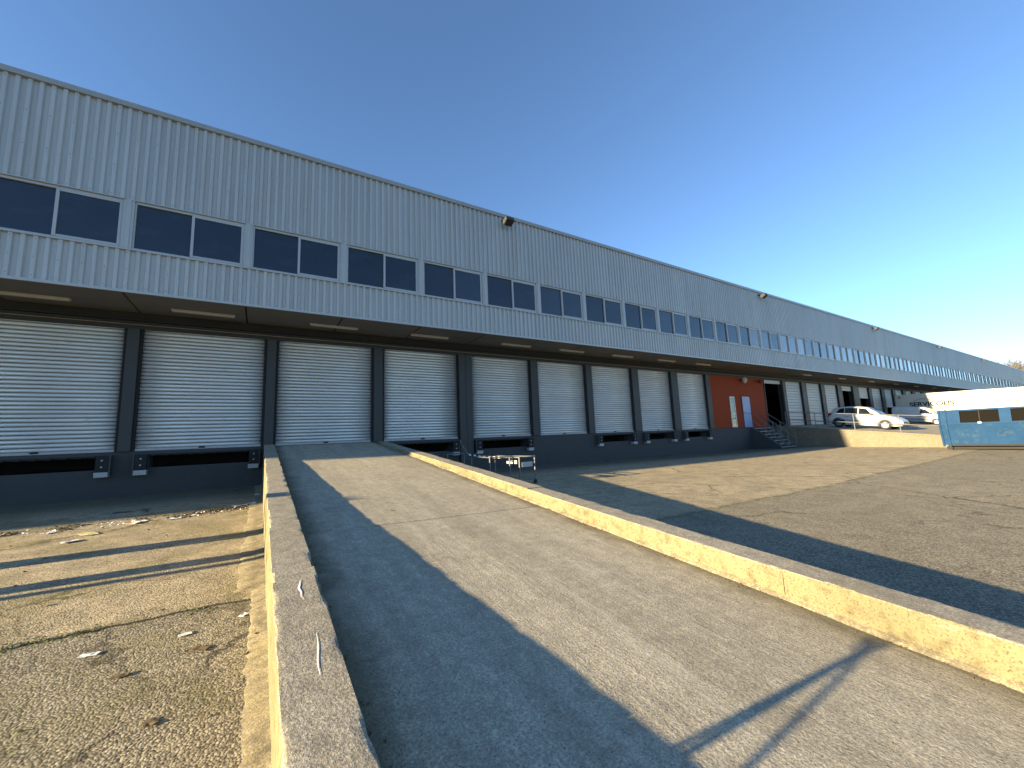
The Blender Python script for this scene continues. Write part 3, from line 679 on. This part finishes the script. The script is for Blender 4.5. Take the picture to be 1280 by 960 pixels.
# ------------------------------------------------------------------ vehicles
def lerp(a, b, t): return a + (b - a) * t
class Body:
    """loft of stations (x, zsill, zbelt, ztop, wsill, wbelt, wtop); front is +x"""
    def __init__(s, st): s.st = st
    def at(s, x):
        st = s.st
        for a, b in zip(st[:-1], st[1:]):
            if a[0] <= x <= b[0]:
                t = (x - a[0]) / (b[0] - a[0]); t2 = t * t * (3 - 2 * t) * .4 + t * .6
                return [lerp(p, q, t2) for p, q in zip(a, b)]
        return list(st[0] if x < st[0][0] else st[-1])
    def ring(s, x):
        _, z0, zb, zt, w0, wb, wt = s.at(x)
        zm = lerp(z0, zb, .55)
        return [(-w0 * .93, z0), (-w0, z0 + .05), (-max(w0, wb) * 1.005, zm), (-wb, zb), (-lerp(wb, wt, .5) - .01, lerp(zb, zt, .52)), (-wt, zt - .045 if zt - zb > .1 else zt - .012), (-wt * .82, zt - .008), (-wt * .4, zt + .012), (0, zt + .018)]
    def side(s, x, v, sgn, off=.014):
        _, z0, zb, zt, w0, wb, wt = s.at(x)
        rg = s.ring(x); q = v * 2; a, b = (rg[3], rg[4]) if q < 1 else (rg[4], rg[5]); q = q if q < 1 else q - 1
        return (x, sgn * (-lerp(a[0], b[0], q) + off), lerp(a[1], b[1], q))
    def build(s, name, mat, parent, step=.06):
        xs_ = []; x = s.st[0][0]
        while x < s.st[-1][0]: xs_.append(x); x += step
        xs_.append(s.st[-1][0]); mb = MB()
        for x in xs_:
            rg = s.ring(x); full = rg + [(-y, z) for y, z in reversed(rg[:-1])]
            for y, z in full: mb.v.append((x, y, z))
        k = 17
        for j in range(len(xs_) - 1):
            for i in range(k): a = j * k + i; b = j * k + (i + 1) % k; mb.f.append((a, b, b + k, a + k))
        mb.f.append(tuple(range(k))); mb.f.append(tuple((len(xs_) - 1) * k + i for i in range(k)))
        o = mb.build(name, mat, parent, True)
        return o
    def window(s, parent, poly, sgn, name='side_window', mat='carglass'):
        """poly: 4 (x, v) corners"""
        mb = MB(); n, m_ = 8, 5
        for j in range(m_ + 1):
            for i in range(n + 1):
                u, v = i / n, j / m_
                x = lerp(lerp(poly[0][0], poly[1][0], u), lerp(poly[3][0], poly[2][0], u), v); vv = lerp(lerp(poly[0][1], poly[1][1], u), lerp(poly[3][1], poly[2][1], u), v)
                mb.v.append(s.side(x, vv, sgn))
        for j in range(m_):
            for i in range(n): a = j * (n + 1) + i; mb.f.append((a, a + 1, a + n + 2, a + n + 1))
        return mb.build(name, mat, parent, True)
    def screen(s, parent, x0, x1, name, inset=.9):
        mb = MB(); n, m_ = 8, 8
        for j in range(n + 1):
            x = lerp(x0, x1, j / n); q = s.at(x)
            for i in range(m_ + 1):
                f = lerp(-1, 1, i / m_) * inset; zt = q[3] + .018 - .03 * f * f + .016
                mb.v.append((x, f * q[6], zt))
        for j in range(n):
            for i in range(m_): a = j * (m_ + 1) + i; mb.f.append((a, a + 1, a + m_ + 2, a + m_ + 1))
        return mb.build(name, 'carglass', parent, True)
def wheel(parent, x, y, r, w_, sgn):
    mb = MB(); prof = [(r * .62, -.5), (r * .93, -.5), (r, -.38), (r, .38), (r * .93, .5), (r * .62, .5)]; k = 24
    for (rr, q) in prof:
        for i in range(k): a = 2 * math.pi * i / k; mb.v.append((x + rr * math.cos(a), y + q * w_, r + rr * math.sin(a)))
    for j in range(len(prof) - 1):
        for i in range(k): mb.f.append((j * k + i, j * k + (i + 1) % k, (j + 1) * k + (i + 1) % k, (j + 1) * k + i))
    o = mb.build('wheel', 'tyre', parent, True)
    mb = MB(); yo = y + sgn * w_ * .40
    mb.tube((x, yo - sgn * .03, r), (x, yo - sgn * .02, r), r * .63, k=20)
    for i in range(5):
        a = 2 * math.pi * i / 5 + .3; d = Vector((math.cos(a), 0, math.sin(a))); p = Vector((-math.sin(a), 0, math.cos(a)))
        c = Vector((x, yo, r)); A = c + d * .04; B = c + d * r * .63
        e = Vector((0, sgn * .012, 0)); e0 = Vector((0, -sgn * .02, 0))
        mb.hexa([A - p * .05 + e0, A + p * .05 + e0, B + p * .065 + e0, B - p * .065 + e0, A - p * .05 + e, A + p * .05 + e, B + p * .065 + e, B - p * .065 + e])
    mb.tube((x, yo - .01, r), (x, yo + sgn * .02, r), .06, k=12)
    mb.build('rim', 'rim', o)
def arch(parent, x, yw, r, sgn):
    mb = MB(); k = 20
    for i in range(k + 1):
        a = math.pi * (-.08 + 1.16 * i / k); mb.v += [(x + (r + .075) * math.cos(a), sgn * (yw + .006), r + (r + .075) * math.sin(a)), (x, sgn * (yw + .006), r)]
    for i in range(k): mb.f.append((2 * i, 2 * i + 1, 2 * i + 3, 2 * i + 2))
    mb.build('wheel_arch', 'plastic', parent)
def place(o, fwd_y, x, y, z, slope):
    fx = Vector((0, -1, -slope)).normalized(); yy = Vector((1, 0, 0)); zz = fx.cross(yy).normalized()
    o.matrix_world = Matrix(((fx.x, yy.x, zz.x, x), (fx.y, yy.y, zz.y, y), (fx.z, yy.z, zz.z, z), (0, 0, 0, 1)))

# white hatchback; local x = 0 at rear bumper, front at 4.1
car = thing('parked_car', 'white five door hatchback parked behind the guard rail on the far ramp', 'car')
B = Body([(0.0, .36, .62, .72, .70, .74, .70), (.10, .27, .80, 1.00, .80, .82, .68), (.30, .24, .88, 1.30, .84, .86, .62), (.62, .22, .93, 1.44, .86, .88, .62), (1.1, .20, .94, 1.51, .87, .88, .63),
          (1.7, .20, .93, 1.52, .87, .88, .63), (2.25, .20, .92, 1.46, .87, .88, .61), (2.65, .20, .91, 1.24, .87, .87, .64), (3.02, .20, .90, .985, .87, .86, .70), (3.35, .21, .86, .925, .86, .84, .70), (3.75, .22, .78, .83, .83, .80, .66), (4.0, .25, .60, .68, .74, .72, .60), (4.10, .30, .50, .55, .62, .62, .52)])
B.build('body', 'white', car)
for s in (-1, 1):
    B.window(car, [(.52, .12), (1.02, .06), (1.00, .86), (.70, .80)], s, 'quarter_window'); B.window(car, [(1.06, .06), (1.80, .06), (1.76, .88), (1.05, .86)], s); B.window(car, [(1.86, .06), (2.66, .08), (2.22, .86), (1.83, .88)], s)
    for xx in (.72, 3.27): wheel(car, xx, s * .81, .315, .20, s); arch(car, xx, .878, .315, s)
    mb = MB()
    for xx in (1.03, 1.83, 2.78): mb.box(xx - .006, xx + .006, s * .884 - .004, s * .884 + .004, .3, .9)
    mb.box(.95, 2.95, s * .888 - .006, s * .888 + .006, .52, .56); mb.build('door_seam', 'plastic', car)
    mb = MB()
    for xx in (1.22, 2.02): mb.box(xx - .09, xx + .09, s * .89 - .015, s * .89 + .015, .78, .81)
    mb.build('door_handle', 'plastic', car)
    m_ = MB().box(2.50, 2.66, s * 1.00 - .09, s * 1.00 + .07, .94, 1.08).build('mirror', 'plastic', car, bevel=.03)
    MB().hexa([(3.55, s * .83, .66), (3.92, s * .70, .58), (3.92, s * .50, .60), (3.55, s * .60, .70), (3.50, s * .80, .80), (3.86, s * .66, .73), (3.86, s * .46, .75), (3.50, s * .58, .84)]).build('headlight', 'lampglass', car, bevel=.02)
    MB().hexa([(.02, s * .80, .74), (.30, s * .865, .78), (.30, s * .80, .78), (.02, s * .6, .74), (.06, s * .80, 1.0), (.28, s * .85, .96), (.28, s * .78, .96), (.06, s * .6, 1.0)]).build('tail_light', 'redlamp', car, bevel=.02)
B.screen(car, 2.32, 2.96, 'windscreen'); B.screen(car, .16, .50, 'rear_window', .82)
MB().box(4.02, 4.115, -.45, .45, .42, .56).build('grille', 'plastic', car, bevel=.02); MB().box(4.02, 4.12, -.55, .55, .27, .37).build('lower_grille', 'plastic', car, bevel=.02)
MB().box(4.115, 4.128, -.26, .26, .36, .46).build('number_plate', 'lamp', car)
place(car, -1, 36.45, -1.85, zf(-1.85) + .012, .105)

# white panel van, local x = 0 at rear, front 4.4
van = thing('parked_van', 'small white panel van parked behind the hatchback, in front of the trailer', 'van')
V = Body([(0.0, .34, .9, 1.70, .82, .84, .74), (.06, .30, 1.0, 1.80, .86, .88, .76), (1.2, .28, 1.06, 1.84, .88, .90, .76), (2.35, .28, 1.06, 1.82, .88, .90, .75), (2.75, .28, 1.05, 1.70, .88, .90, .74), (3.2, .28, 1.04, 1.36, .88, .89, .75), (3.55, .28, 1.02, 1.08, .87, .87, .74), (3.95, .29, .93, .98, .85, .84, .70), (4.25, .33, .74, .80, .76, .74, .62), (4.36, .38, .58, .64, .66, .64, .54)])
V.build('body', 'white', van)
for s in (-1, 1):
    V.window(van, [(2.28, .10), (3.36, .06), (2.72, .74), (2.30, .76)], s)
    for xx in (.78, 3.52): wheel(van, xx, s * .83, .32, .20, s); arch(van, xx, .892, .32, s)
    MB().box(2.21, 2.222, s * .905 - .004, s * .905 + .004, .35, 1.06).box(.9, 3.2, s * .9 - .012, s * .9 + .012, .50, .57).build('side_moulding', 'plastic', van)
    MB().box(2.26, 2.42, s * .91 - .012, s * .91 + .012, .80, .93).box(2.02, 2.18, s * .91 - .012, s * .91 + .012, .80, .93).build('handle_recess', 'plastic', van)
    MB().box(3.02, 3.16, s * 1.02 - .09, s * 1.02 + .07, 1.08, 1.28).build('mirror', 'plastic', van, bevel=.03)
    MB().hexa([(3.85, s * .84, .72), (4.2, s * .72, .66), (4.2, s * .5, .68), (3.85, s * .6, .74), (3.80, s * .82, .90), (4.12, s * .68, .84), (4.12, s * .48, .86), (3.80, s * .58, .94)]).build('headlight', 'lampglass', van, bevel=.02)
    MB().box(-.02, .08, s * .82 - .06, s * .82 + .05, .85, 1.3).build('tail_light', 'redlamp', van, bevel=.02)
V.screen(van, 2.66, 3.52, 'windscreen'); MB().box(4.26, 4.375, -.5, .5, .46, .60).build('grille', 'plastic', van, bevel=.02)
place(van, -1, 51.4, -1.45, zf(-1.45) + .012, .105); van.scale = (.86, .86, .86)

# semi-trailer backed to the dock
tr = thing('semi_trailer', 'long white box semi trailer with dark SERVICOLIS lettering backed to the dock', 'trailer')
MB().box(0, 13.6, -1.25, 1.25, 1.25, 4.08).build('box_body', 'trailer', tr, bevel=.03)
mb = MB(); mb.box(.02, 13.58, -1.262, 1.262, 1.18, 1.30); mb.build('lower_rail', 'galv', tr)
mb = MB(); mb.box(-.03, .05, -1.27, -1.15, 1.2, 4.1); mb.box(-.03, .05, 1.15, 1.27, 1.2, 4.1); mb.box(-.03, .05, -1.15, 1.15, 3.98, 4.1); mb.build('rear_frame', 'galv', tr)
MB().box(-.02, -.005, -1.14, -.01, 1.28, 3.97).build('rear_door', 'white', tr); MB().box(-.02, -.005, .01, 1.14, 1.28, 3.97).build('rear_door', 'white', tr)
mb = MB(); mb.box(.3, 13.0, -.5, -.36, .85, 1.18); mb.box(.3, 13.0, .36, .5, .85, 1.18); mb.build('chassis', 'plastic', tr)
for x in (2.6, 3.9, 5.2):
    for s in (-1, 1): wheel(tr, x, s * 1.02, .5, .36, s)
for s in (-1, 1): MB().box(10.6, 10.75, s * .8 - .07, s * .8 + .07, .02, 1.18).build('landing_leg', 'plastic', tr)
MB().box(.30, .42, -1.265, -1.25, 3.72, 3.86).build('marker_lamp', 'ink', tr)
def text_mesh(body, size, mat, name, parent, M_):
    cu = bpy.data.curves.new(name, 'FONT'); cu.body = body; cu.size = size; cu.extrude = .003; cu.offset = .03 * size
    tmp = bpy.data.objects.new(name, cu); COL.objects.link(tmp)
    dg = bpy.context.evaluated_depsgraph_get(); me = bpy.data.meshes.new_from_object(tmp.evaluated_get(dg))
    bpy.data.objects.remove(tmp); me.materials.clear(); me.materials.append(M[mat])
    o = bpy.data.objects.new(name, me); link(o, parent); o.matrix_local = M_; return o
def onside(x, z, sx=1.0): return Matrix(((sx, 0, 0, x), (0, 0, -1, -1.2545), (0, 1, 0, z), (0, 0, 0, 1)))
text_mesh('SERVICOLIS', .56, 'ink', 'lettering', tr, onside(1.05, 2.86, 1.06))
def arc_strip(cx, cz, r, a0, a1, wd, mat, sx=1.0, name='logo_arc'):
    mb = MB(); n = 24
    for i in range(n + 1):
        t = i / n; a = R(lerp(a0, a1, t)); ww = wd * math.sin(math.pi * max(.05, min(.95, t)))
        mb.v += [(cx + sx * (r - ww) * math.cos(a), -1.254, cz + (r - ww) * math.sin(a)), (cx + sx * (r + ww) * math.cos(a), -1.254, cz + (r + ww) * math.sin(a))]
    for i in range(n): mb.f.append((2 * i, 2 * i + 1, 2 * i + 3, 2 * i + 2))
    mb.build(name, mat, tr)
arc_strip(2.0, 2.95, .62, 165, 15, .022, 'inkgrey', 1.25); arc_strip(6.35, 2.75, .36, 60, 300, .02, 'inkpale')
mb = MB(); mb.box(1.5, 4.1, -1.2535, -1.2505, 2.68, 2.72); mb.build('underline', 'inkpale', tr)
mb = MB()
for i in range(6): mb.box(7.0 + i * .34, 7.0 + i * .34 + .24, -1.2535, -1.2505, 2.88, 3.02)
mb.box(7.1, 9.0, -1.2535, -1.2505, 2.72, 2.76); mb.build('faded_print', 'inkpale', tr)
mb = MB(); mb.box(9.7, 10.3, -1.2535, -1.2505, 2.74, 2.80); mb.box(10.6, 11.5, -1.2535, -1.2505, 2.74, 2.80); mb.build('small_print', 'inkgrey', tr)
place(tr, -1, 55.9, -.85, -1.38, .022)

# ------------------------------------------------------------------ blue container
ct = thing('blue_container', 'worn light blue steel waste container with dark loading hatches on the right', 'container', (29.15, -9.0, zg(29, -10)))
# local: x 0 (camera side) .. 2.3, y 0 .. -6.3, z 0 .. 2.0
H0, H1, H2 = .26, 1.25, 1.98
def off(z): return .16 * (H1 - z) / (H1 - H0) if z < H1 else .16 * (z - H1) / (H2 - H1)
L = -6.4; ops = [(-.72, -1.98), (-2.34, -3.60), (-3.96, -5.22)]
mb = MB(); mb.prism([(off(H0), H0), (0, H1), (2.3, H1), (2.3 - off(H0), H0)], 'y', -.02, L); mb.build('lower_body', 'skip', ct, bevel=.02)
mb = MB(); zl, zh = 1.33, 1.90
def face_box(y0, y1, za, zb2, t=.05, push=0.0):
    mb.hexa([(off(za) - push, y1, za), (off(za) + t, y1, za), (off(za) + t, y0, za), (off(za) - push, y0, za), (off(zb2) - push, y1, zb2), (off(zb2) + t, y1, zb2), (off(zb2) + t, y0, zb2), (off(zb2) - push, y0, zb2)])
face_box(-.02, L, H1 + .002, zl); face_box(-.02, L, zh, H2)
e = -.02
for a, b in ops: face_box(e, a, zl, zh); e = b
face_box(e, L, zl, zh); mb.build('upper_side', 'skip', ct)
mb = MB(); mb.prism([(.0 + .2, H1 + .003), (off(H2) + .16, H2 - .02), (2.3 - off(H2), H2 - .02), (2.3, H1 + .003)], 'y', -.03, L + .01); mb.build('inner_body', 'skip', ct)
for a, b in ops:
    mb = MB(); face_box(a, b, zl, zh, .14, -.09); h = mb.build('hatch', 'hatch', ct)
    mb = MB(); face_box((a + b) / 2 + .015, (a + b) / 2 - .015, zl, zh, .08, -.07); mb.build('hatch_seam', 'black', h)
    mb = MB(); face_box((a + b) / 2 + .06, (a + b) / 2 - .06, zl - .05, zl + .02, .0, .03); mb.build('latch', 'lightgrey', h)
for y in (.03, -.20):
    mb = MB(); mb.hexa([(off(H0) - .05, y - .07, H0 - .08), (off(H0) + .05, y - .07, H0 - .08), (off(H0) + .05, y, H0 - .08), (off(H0) - .05, y, H0 - .08), (-.05, y - .07, H1), (.05, y - .07, H1), (.05, y, H1), (-.05, y, H1)])
    mb.hexa([(-.05, y - .07, H1), (.05, y - .07, H1), (.05, y, H1), (-.05, y, H1), (off(H2) - .05, y - .07, H2 + .02), (off(H2) + .05, y - .07, H2 + .02), (off(H2) + .05, y, H2 + .02), (off(H2) - .05, y, H2 + .02)])
    mb.build('end_rib', 'skip', ct)
mb = MB(); mb.prism([(off(H0) - .02, H0 - .06), (off(H0) - .02, H0 + .02), (off(H0) + .1, H0 + .02), (off(H0) + .1, H0 - .06)], 'y', -.28, L); mb.build('bottom_rail', 'black', ct)
mb = MB(); mb.box(.45, .6, -.1, L, .04, H0); mb.box(1.7, 1.85, -.1, L, .04, H0); mb.build('skid', 'pit', ct)
for y in (-.16, L + .3):
    for x in (.32, 1.9): MB().tube((x, y, .11), (x + .12, y, .11), .11, k=16).build('roller', 'pit', ct)

# ------------------------------------------------------------------ trolleys and tape beside the ramp
def trolley(x, y, rz, lx_, ly, h, label, panel):
    z0 = zg(x, y); t = thing('trolley', label, 'trolley', (x, y, z0), rz, 'steel trolleys by the ramp')
    for sx in (0, lx_):
        for sy in (0, ly):
            MB().tube((sx, sy, .1), (sx, sy, h), .02, k=8).build('post', 'galv', t)
            MB().tube((sx, sy - .02, .06), (sx, sy + .02, .06), .06, k=12).build('castor', 'tyre', t)
    for z in (.14, h - .02):
        mb = MB()
        for a, b in (((0, 0), (lx_, 0)), ((lx_, 0), (lx_, ly)), ((lx_, ly), (0, ly)), ((0, ly), (0, 0))): mb.tube((a[0], a[1], z), (b[0], b[1], z), .017, k=8)
        mb.build('rail', 'galv', t)
    MB().box(.02, lx_ - .02, .02, ly - .02, .16, .175).build('deck', 'timber', t)
    if panel:
        MB().box(-.01, .01, .1, ly * .5, h - .20, h - .10).build('side_board', 'lightgrey', t); MB().box(.1, lx_ - .1, -.012, .008, h - .30, h - .16).build('side_board', 'lightgrey', t)
    return t
trolley(6.35, -5.05, R(8), .60, 1.15, .80, 'steel trolley with pale side boards, standing farthest from the dock wall', True)
trolley(5.55, -4.75, R(-6), .62, 1.5, .82, 'empty steel trolley between the ramp parapet and the trolley with pale boards', False)
trolley(5.0, -3.0, R(9), .62, 1.7, .86, 'low steel trolley closest to the dock wall beside the ramp', False)
tp = thing('barrier_tape', 'striped barrier tape strung from the wide pillar to the trolleys', 'tape', (0, 0, 0))
def tape(a, b, sag, n=26):
    a = Vector(a); b = Vector(b)
    for par, mt in ((0, 'paper'), (1, 'plastic')):
        mb = MB()
        for i in range(n):
            if i % 2 != par: continue
            for q in ((i, i + 1),):
                P0, P1 = [a.lerp(b, k / n) - Vector((0, 0, sag * 4 * (k / n) * (1 - k / n))) for k in q]
                nn = len(mb.v); mb.v += [tuple(P0 - Vector((0, 0, .03))), tuple(P1 - Vector((0, 0, .03))), tuple(P1 + Vector((0, 0, .03))), tuple(P0 + Vector((0, 0, .03)))]; mb.f.append((nn, nn + 1, nn + 2, nn + 3))
        o = struct(mb.build('tape_stripes', mt, tp), 'stuff'); md = o.modifiers.new('thick', 'SOLIDIFY'); md.thickness = .004
tape((6.75, -.15, -.02), (5.6, -3.3, -.47), .06); tape((5.6, -3.3, -.47), (6.3, -4.2, zg(6.4, -5) + .78), .03, 14)

# ------------------------------------------------------------------ unseen casters added beyond the left edge, guessed to match their shadows
def outpost(x, y, wd, ztop, label):
    z0 = zg(x, y); t = thing('shadow_post', label, 'post', (x, y, z0), 0, 'unseen posts added beyond the left edge')
    MB().box(-.04, .04, -wd / 2, wd / 2, 0, ztop - z0).build('shaft', 'galv', t, bevel=.01); MB().box(-.15, .15, -wd / 2 - .08, wd / 2 + .08, 0, .015).build('base_plate', 'galv', t)
ta = math.tan(R(SUN_AZ)); te = math.tan(R(SUN_EL)) / math.cos(R(SUN_AZ))
def src(x, y, z, xs_): d = x - xs_; return (xs_, y + d * ta, z + d * te)
p = src(.1, -7.12, -.72, -7.0); outpost(p[0], p[1], .42, p[2], 'unseen wide flat post added left of the photo, casting the far shadow bar on the yard')
p = src(.40, -8.42, -.632, -7.0); outpost(p[0], p[1], .30, p[2], 'unseen post added left of the photo, casting the near shadow bar on the yard')
p = src(.1, -8.68, -.9, -9.5); outpost(p[0], p[1] - .04, .14, p[2], 'unseen slim post added left of the photo, beside the near shadow bar post')
tt = thing('shadow_frame', 'unseen leaning frame added left of the photo, its two bars shadowed across the ramp', 'shadow_frame', (0, 0, 0))  # invented frame, shaped only to cast the two thin shadow lines
ap = Vector(src(3.5, -13.79, -1.42, -2.2)); mb = MB()
for (x, y, z) in ((1.58, -13.66, -1.35), (1.86, -13.87, -1.38)):
    q = Vector(src(x, y, z, -2.2)); d = (q - ap); k = (zg(-2.2, -13.5) - ap.z) / d.z; mb = MB().tube(ap, ap + d * k, .014, k=8); mb.build('leg', 'galv', tt)
MB().tube(ap + Vector((0, -.06, 0)), ap + Vector((.0, .06, 0)), .018, k=8).build('hinge', 'galv', tt)
MB().tube(ap, (ap.x - .5, ap.y + .05, zg(-2.7, -13.5)), .02, k=8).build('rear_leg', 'galv', tt)

# ------------------------------------------------------------------ litter on the left yard
def scrap(x, y, s, mat, label, seed, ar=1.0, name='paper_scrap', cat='litter', grp='litter on the left yard'):
    mb = MB(); n = 5
    for j in range(n + 1):
        for i in range(n + 1):
            u, v = (i / n - .5) * s * ar, (j / n - .5) * s; k = noise.noise((u * 9 / max(s, .05) * .15 + seed, v * 9 / max(s, .05) * .15, seed))
            mb.v.append((u + .1 * s * noise.noise((i, j, seed)), v + .1 * s * noise.noise((i, j, seed + 3)), .003 + abs(k) * s * .16))
    for j in range(n):
        for i in range(n): a = j * (n + 1) + i; mb.f.append((a, a + 1, a + n + 2, a + n + 1))
    o = mb.build(name, mat, None, loc=(x, y, zg(x, y) + .004)); o.rotation_euler.z = seed * 1.7
    md = o.modifiers.new('thick', 'SOLIDIFY'); md.thickness = .002
    return tag(o, label, cat, grp)
scrap(-2.34, -5.41, .19, 'paperyel', 'pale yellow wrapper lying near the two shadow bars', 1.2, 1.6)
scrap(-2.40, -5.93, .15, 'paper', 'crumpled white plastic just in front of the yellow wrapper', 2.1, 1.3)
scrap(-2.96, -4.88, .13, 'paper', 'small white scrap left of the yellow wrapper', 3.4)
scrap(-1.86, -4.75, .16, 'paper', 'white rag in the leaf litter below the second roller door', 4.3, 2.0)
scrap(-1.36, -4.78, .14, 'paper', 'torn white paper in the middle of the leaf litter row', 5.6, 1.8)
scrap(-1.05, -4.62, .09, 'paper', 'tiny white scrap at the right end of the leaf litter row', 6.1)
scrap(-.33, -3.95, .15, 'paper', 'greyish paper among moss near the ramp wall', 7.7, 1.9)
scrap(-.12, -3.78, .17, 'paper', 'crumpled pale bag against the left ramp wall in the corner', 8.2, 1.3)
scrap(.03, -2.30, .22, 'paper', 'white plastic bag in the shaded corner by the dock wall', 9.4)
scrap(-2.4, -3.2, .30, 'galv', 'flat grey board lying in shade below the second roller door', 10.3, .5)
scrap(-.45, -10.64, .055, 'paper', 'small white label on asphalt right of the crack', 11.2, 1.5)
scrap(-1.0, -10.61, .055, 'paper', 'small white strip on asphalt at the left below the crack', 12.8, 2.0)
scrap(-.07, -10.5, .05, 'paper', 'small pale scrap beside the footing strip below the crack', 13.5, 1.6)
scrap(-.32, -10.98, .075, 'leaf', 'curled brown leaf near the footing strip', 14.4, 1.5, 'dead_leaf', 'leaf')
scrap(-.46, -11.79, .06, 'leaf', 'dark brown leaf at the bottom left of the photo', 15.9, 1.2, 'dead_leaf', 'leaf')
scrap(-.73, -11.1, .05, 'leaf', 'small brown leaf in the middle of the left asphalt', 16.6, 1.8, 'dead_leaf', 'leaf')
# leaf litter and moss nobody could count
def scatter(name, pts, mat, smin, smax, label, cat, up=.5):
    mb = MB()
    for (x, y, z) in pts:
        s = random.uniform(smin, smax); a = random.uniform(0, 6.28); t = random.uniform(-up, up); d = Vector((math.cos(a), math.sin(a), t)) * s; p = Vector((-math.sin(a), math.cos(a), random.uniform(-up, up))) * s * .55
        c = Vector((x, y, z + s * .35)); n = len(mb.v); mb.v += [tuple(c - d), tuple(c - p), tuple(c + d), tuple(c + p)]; mb.f.append((n, n + 1, n + 2, n + 3))
    o = mb.build(name, mat); struct(o, 'stuff'); return tag(o, label, cat)
pts = []
for i in range(2600):
    x = random.uniform(-4.5, .08); yc = -4.15 - .35 * math.sin(x * 1.1) - .25 * (x + 2) * -.5 if False else -4.55 + .22 * max(0, x + 1.6) + .25 * noise.noise((x * 1.3, 4, 4))
    y = yc + random.gauss(0, .16)
    if noise.noise((x * 1.6, y * 1.6, 8)) > -.08: pts.append((x, y, zg(x, y)))
for i in range(250):
    x = random.uniform(-3.5, .05); y = random.uniform(-13, -3); pts.append((x, y, zg(x, y)))
scatter('leaf_litter', pts, 'leaf', .008, .03, 'dry brown leaf litter strewn along the shadow edge on the left yard', 'leaves')
pts = []
for i in range(420):
    x = random.uniform(-3.6, .06); y = -4.62 + .22 * max(0, x + 1.6) + .25 * noise.noise((x * 1.3, 4, 4)) + random.gauss(0, .15)
    if noise.noise((x * 2.1, y * 2.1, 18)) > -.02: pts.append((x, y, zg(x, y)))
scatter('paper_bits', pts, 'paper', .007, .028, 'tiny white paper and plastic bits mixed into the leaf litter row', 'litter', .7)
pts = []
for i in range(5200):
    if i % 3: x = random.uniform(-1.6, .05); y = -4.35 + .22 * max(0, x + 1.6) + random.gauss(0, .20)
    else:
        x = random.uniform(-3.2, .0); y = -10.12 + .1 * noise.noise((x * 1.1, 2, 2)) + random.gauss(0, .05)
    if noise.noise((x * 2.2, y * 2.2, 5)) > .02: pts.append((x, y, zg(x, y) - .004))
scatter('moss', pts, 'moss', .005, .014, 'low green moss on the left yard and along the crack', 'moss', .9)
pts = []
for i in range(1500):
    x = random.choice((XL1 + abs(random.gauss(0, .05)) + .01, XR0 - abs(random.gauss(0, .05)) - .01)); y = random.uniform(-15, -1); pts.append((x, y, zr(x, y)))
for i in range(700):
    x = random.uniform(4.0, 12); y = random.uniform(-15, -6); pts.append((x, y, zg(x, y)))
scatter('grit', pts, 'leaf', .004, .014, 'loose dark grit along the foot of the ramp parapets', 'grit')

# ------------------------------------------------------------------ bare trees beyond the far end
def bare_tree(x, y, h, seed, label):
    rnd = random.Random(seed); t = thing('bare_tree', label, 'tree', (x, y, zg(40, 0)), 0, 'bare trees beyond the warehouse')
    trunk = MB(); crown = MB()
    def grow(p, d, l, r, lev):
        r = max(r, .03); q = p + d * l; (trunk if lev < 2 else crown).tube(p, q, r, r * .7, k=6 if lev < 2 else 3)
        if lev >= 7: return
        for i in range(3 if lev else 4):
            ax = Vector((rnd.gauss(0, 1), rnd.gauss(0, 1), rnd.gauss(.35, .6))).normalized(); nd = (d * .75 + ax * .75).normalized()
            grow(p + d * l * rnd.uniform(.6, 1), nd, l * rnd.uniform(.62, .82), r * .58, lev + 1)
    grow(Vector((0, 0, 0)), Vector((0, 0, 1)), h * .26, h * .018, 0)
    trunk.build('trunk', 'bark', t); crown.build('crown', 'bark', t)
bare_tree(152, 3.6, 23.5, 3, 'bare winter tree behind the far roof end, the left one')
bare_tree(156, 0.2, 22.5, 11, 'bare winter tree behind the far roof end, at the right edge')
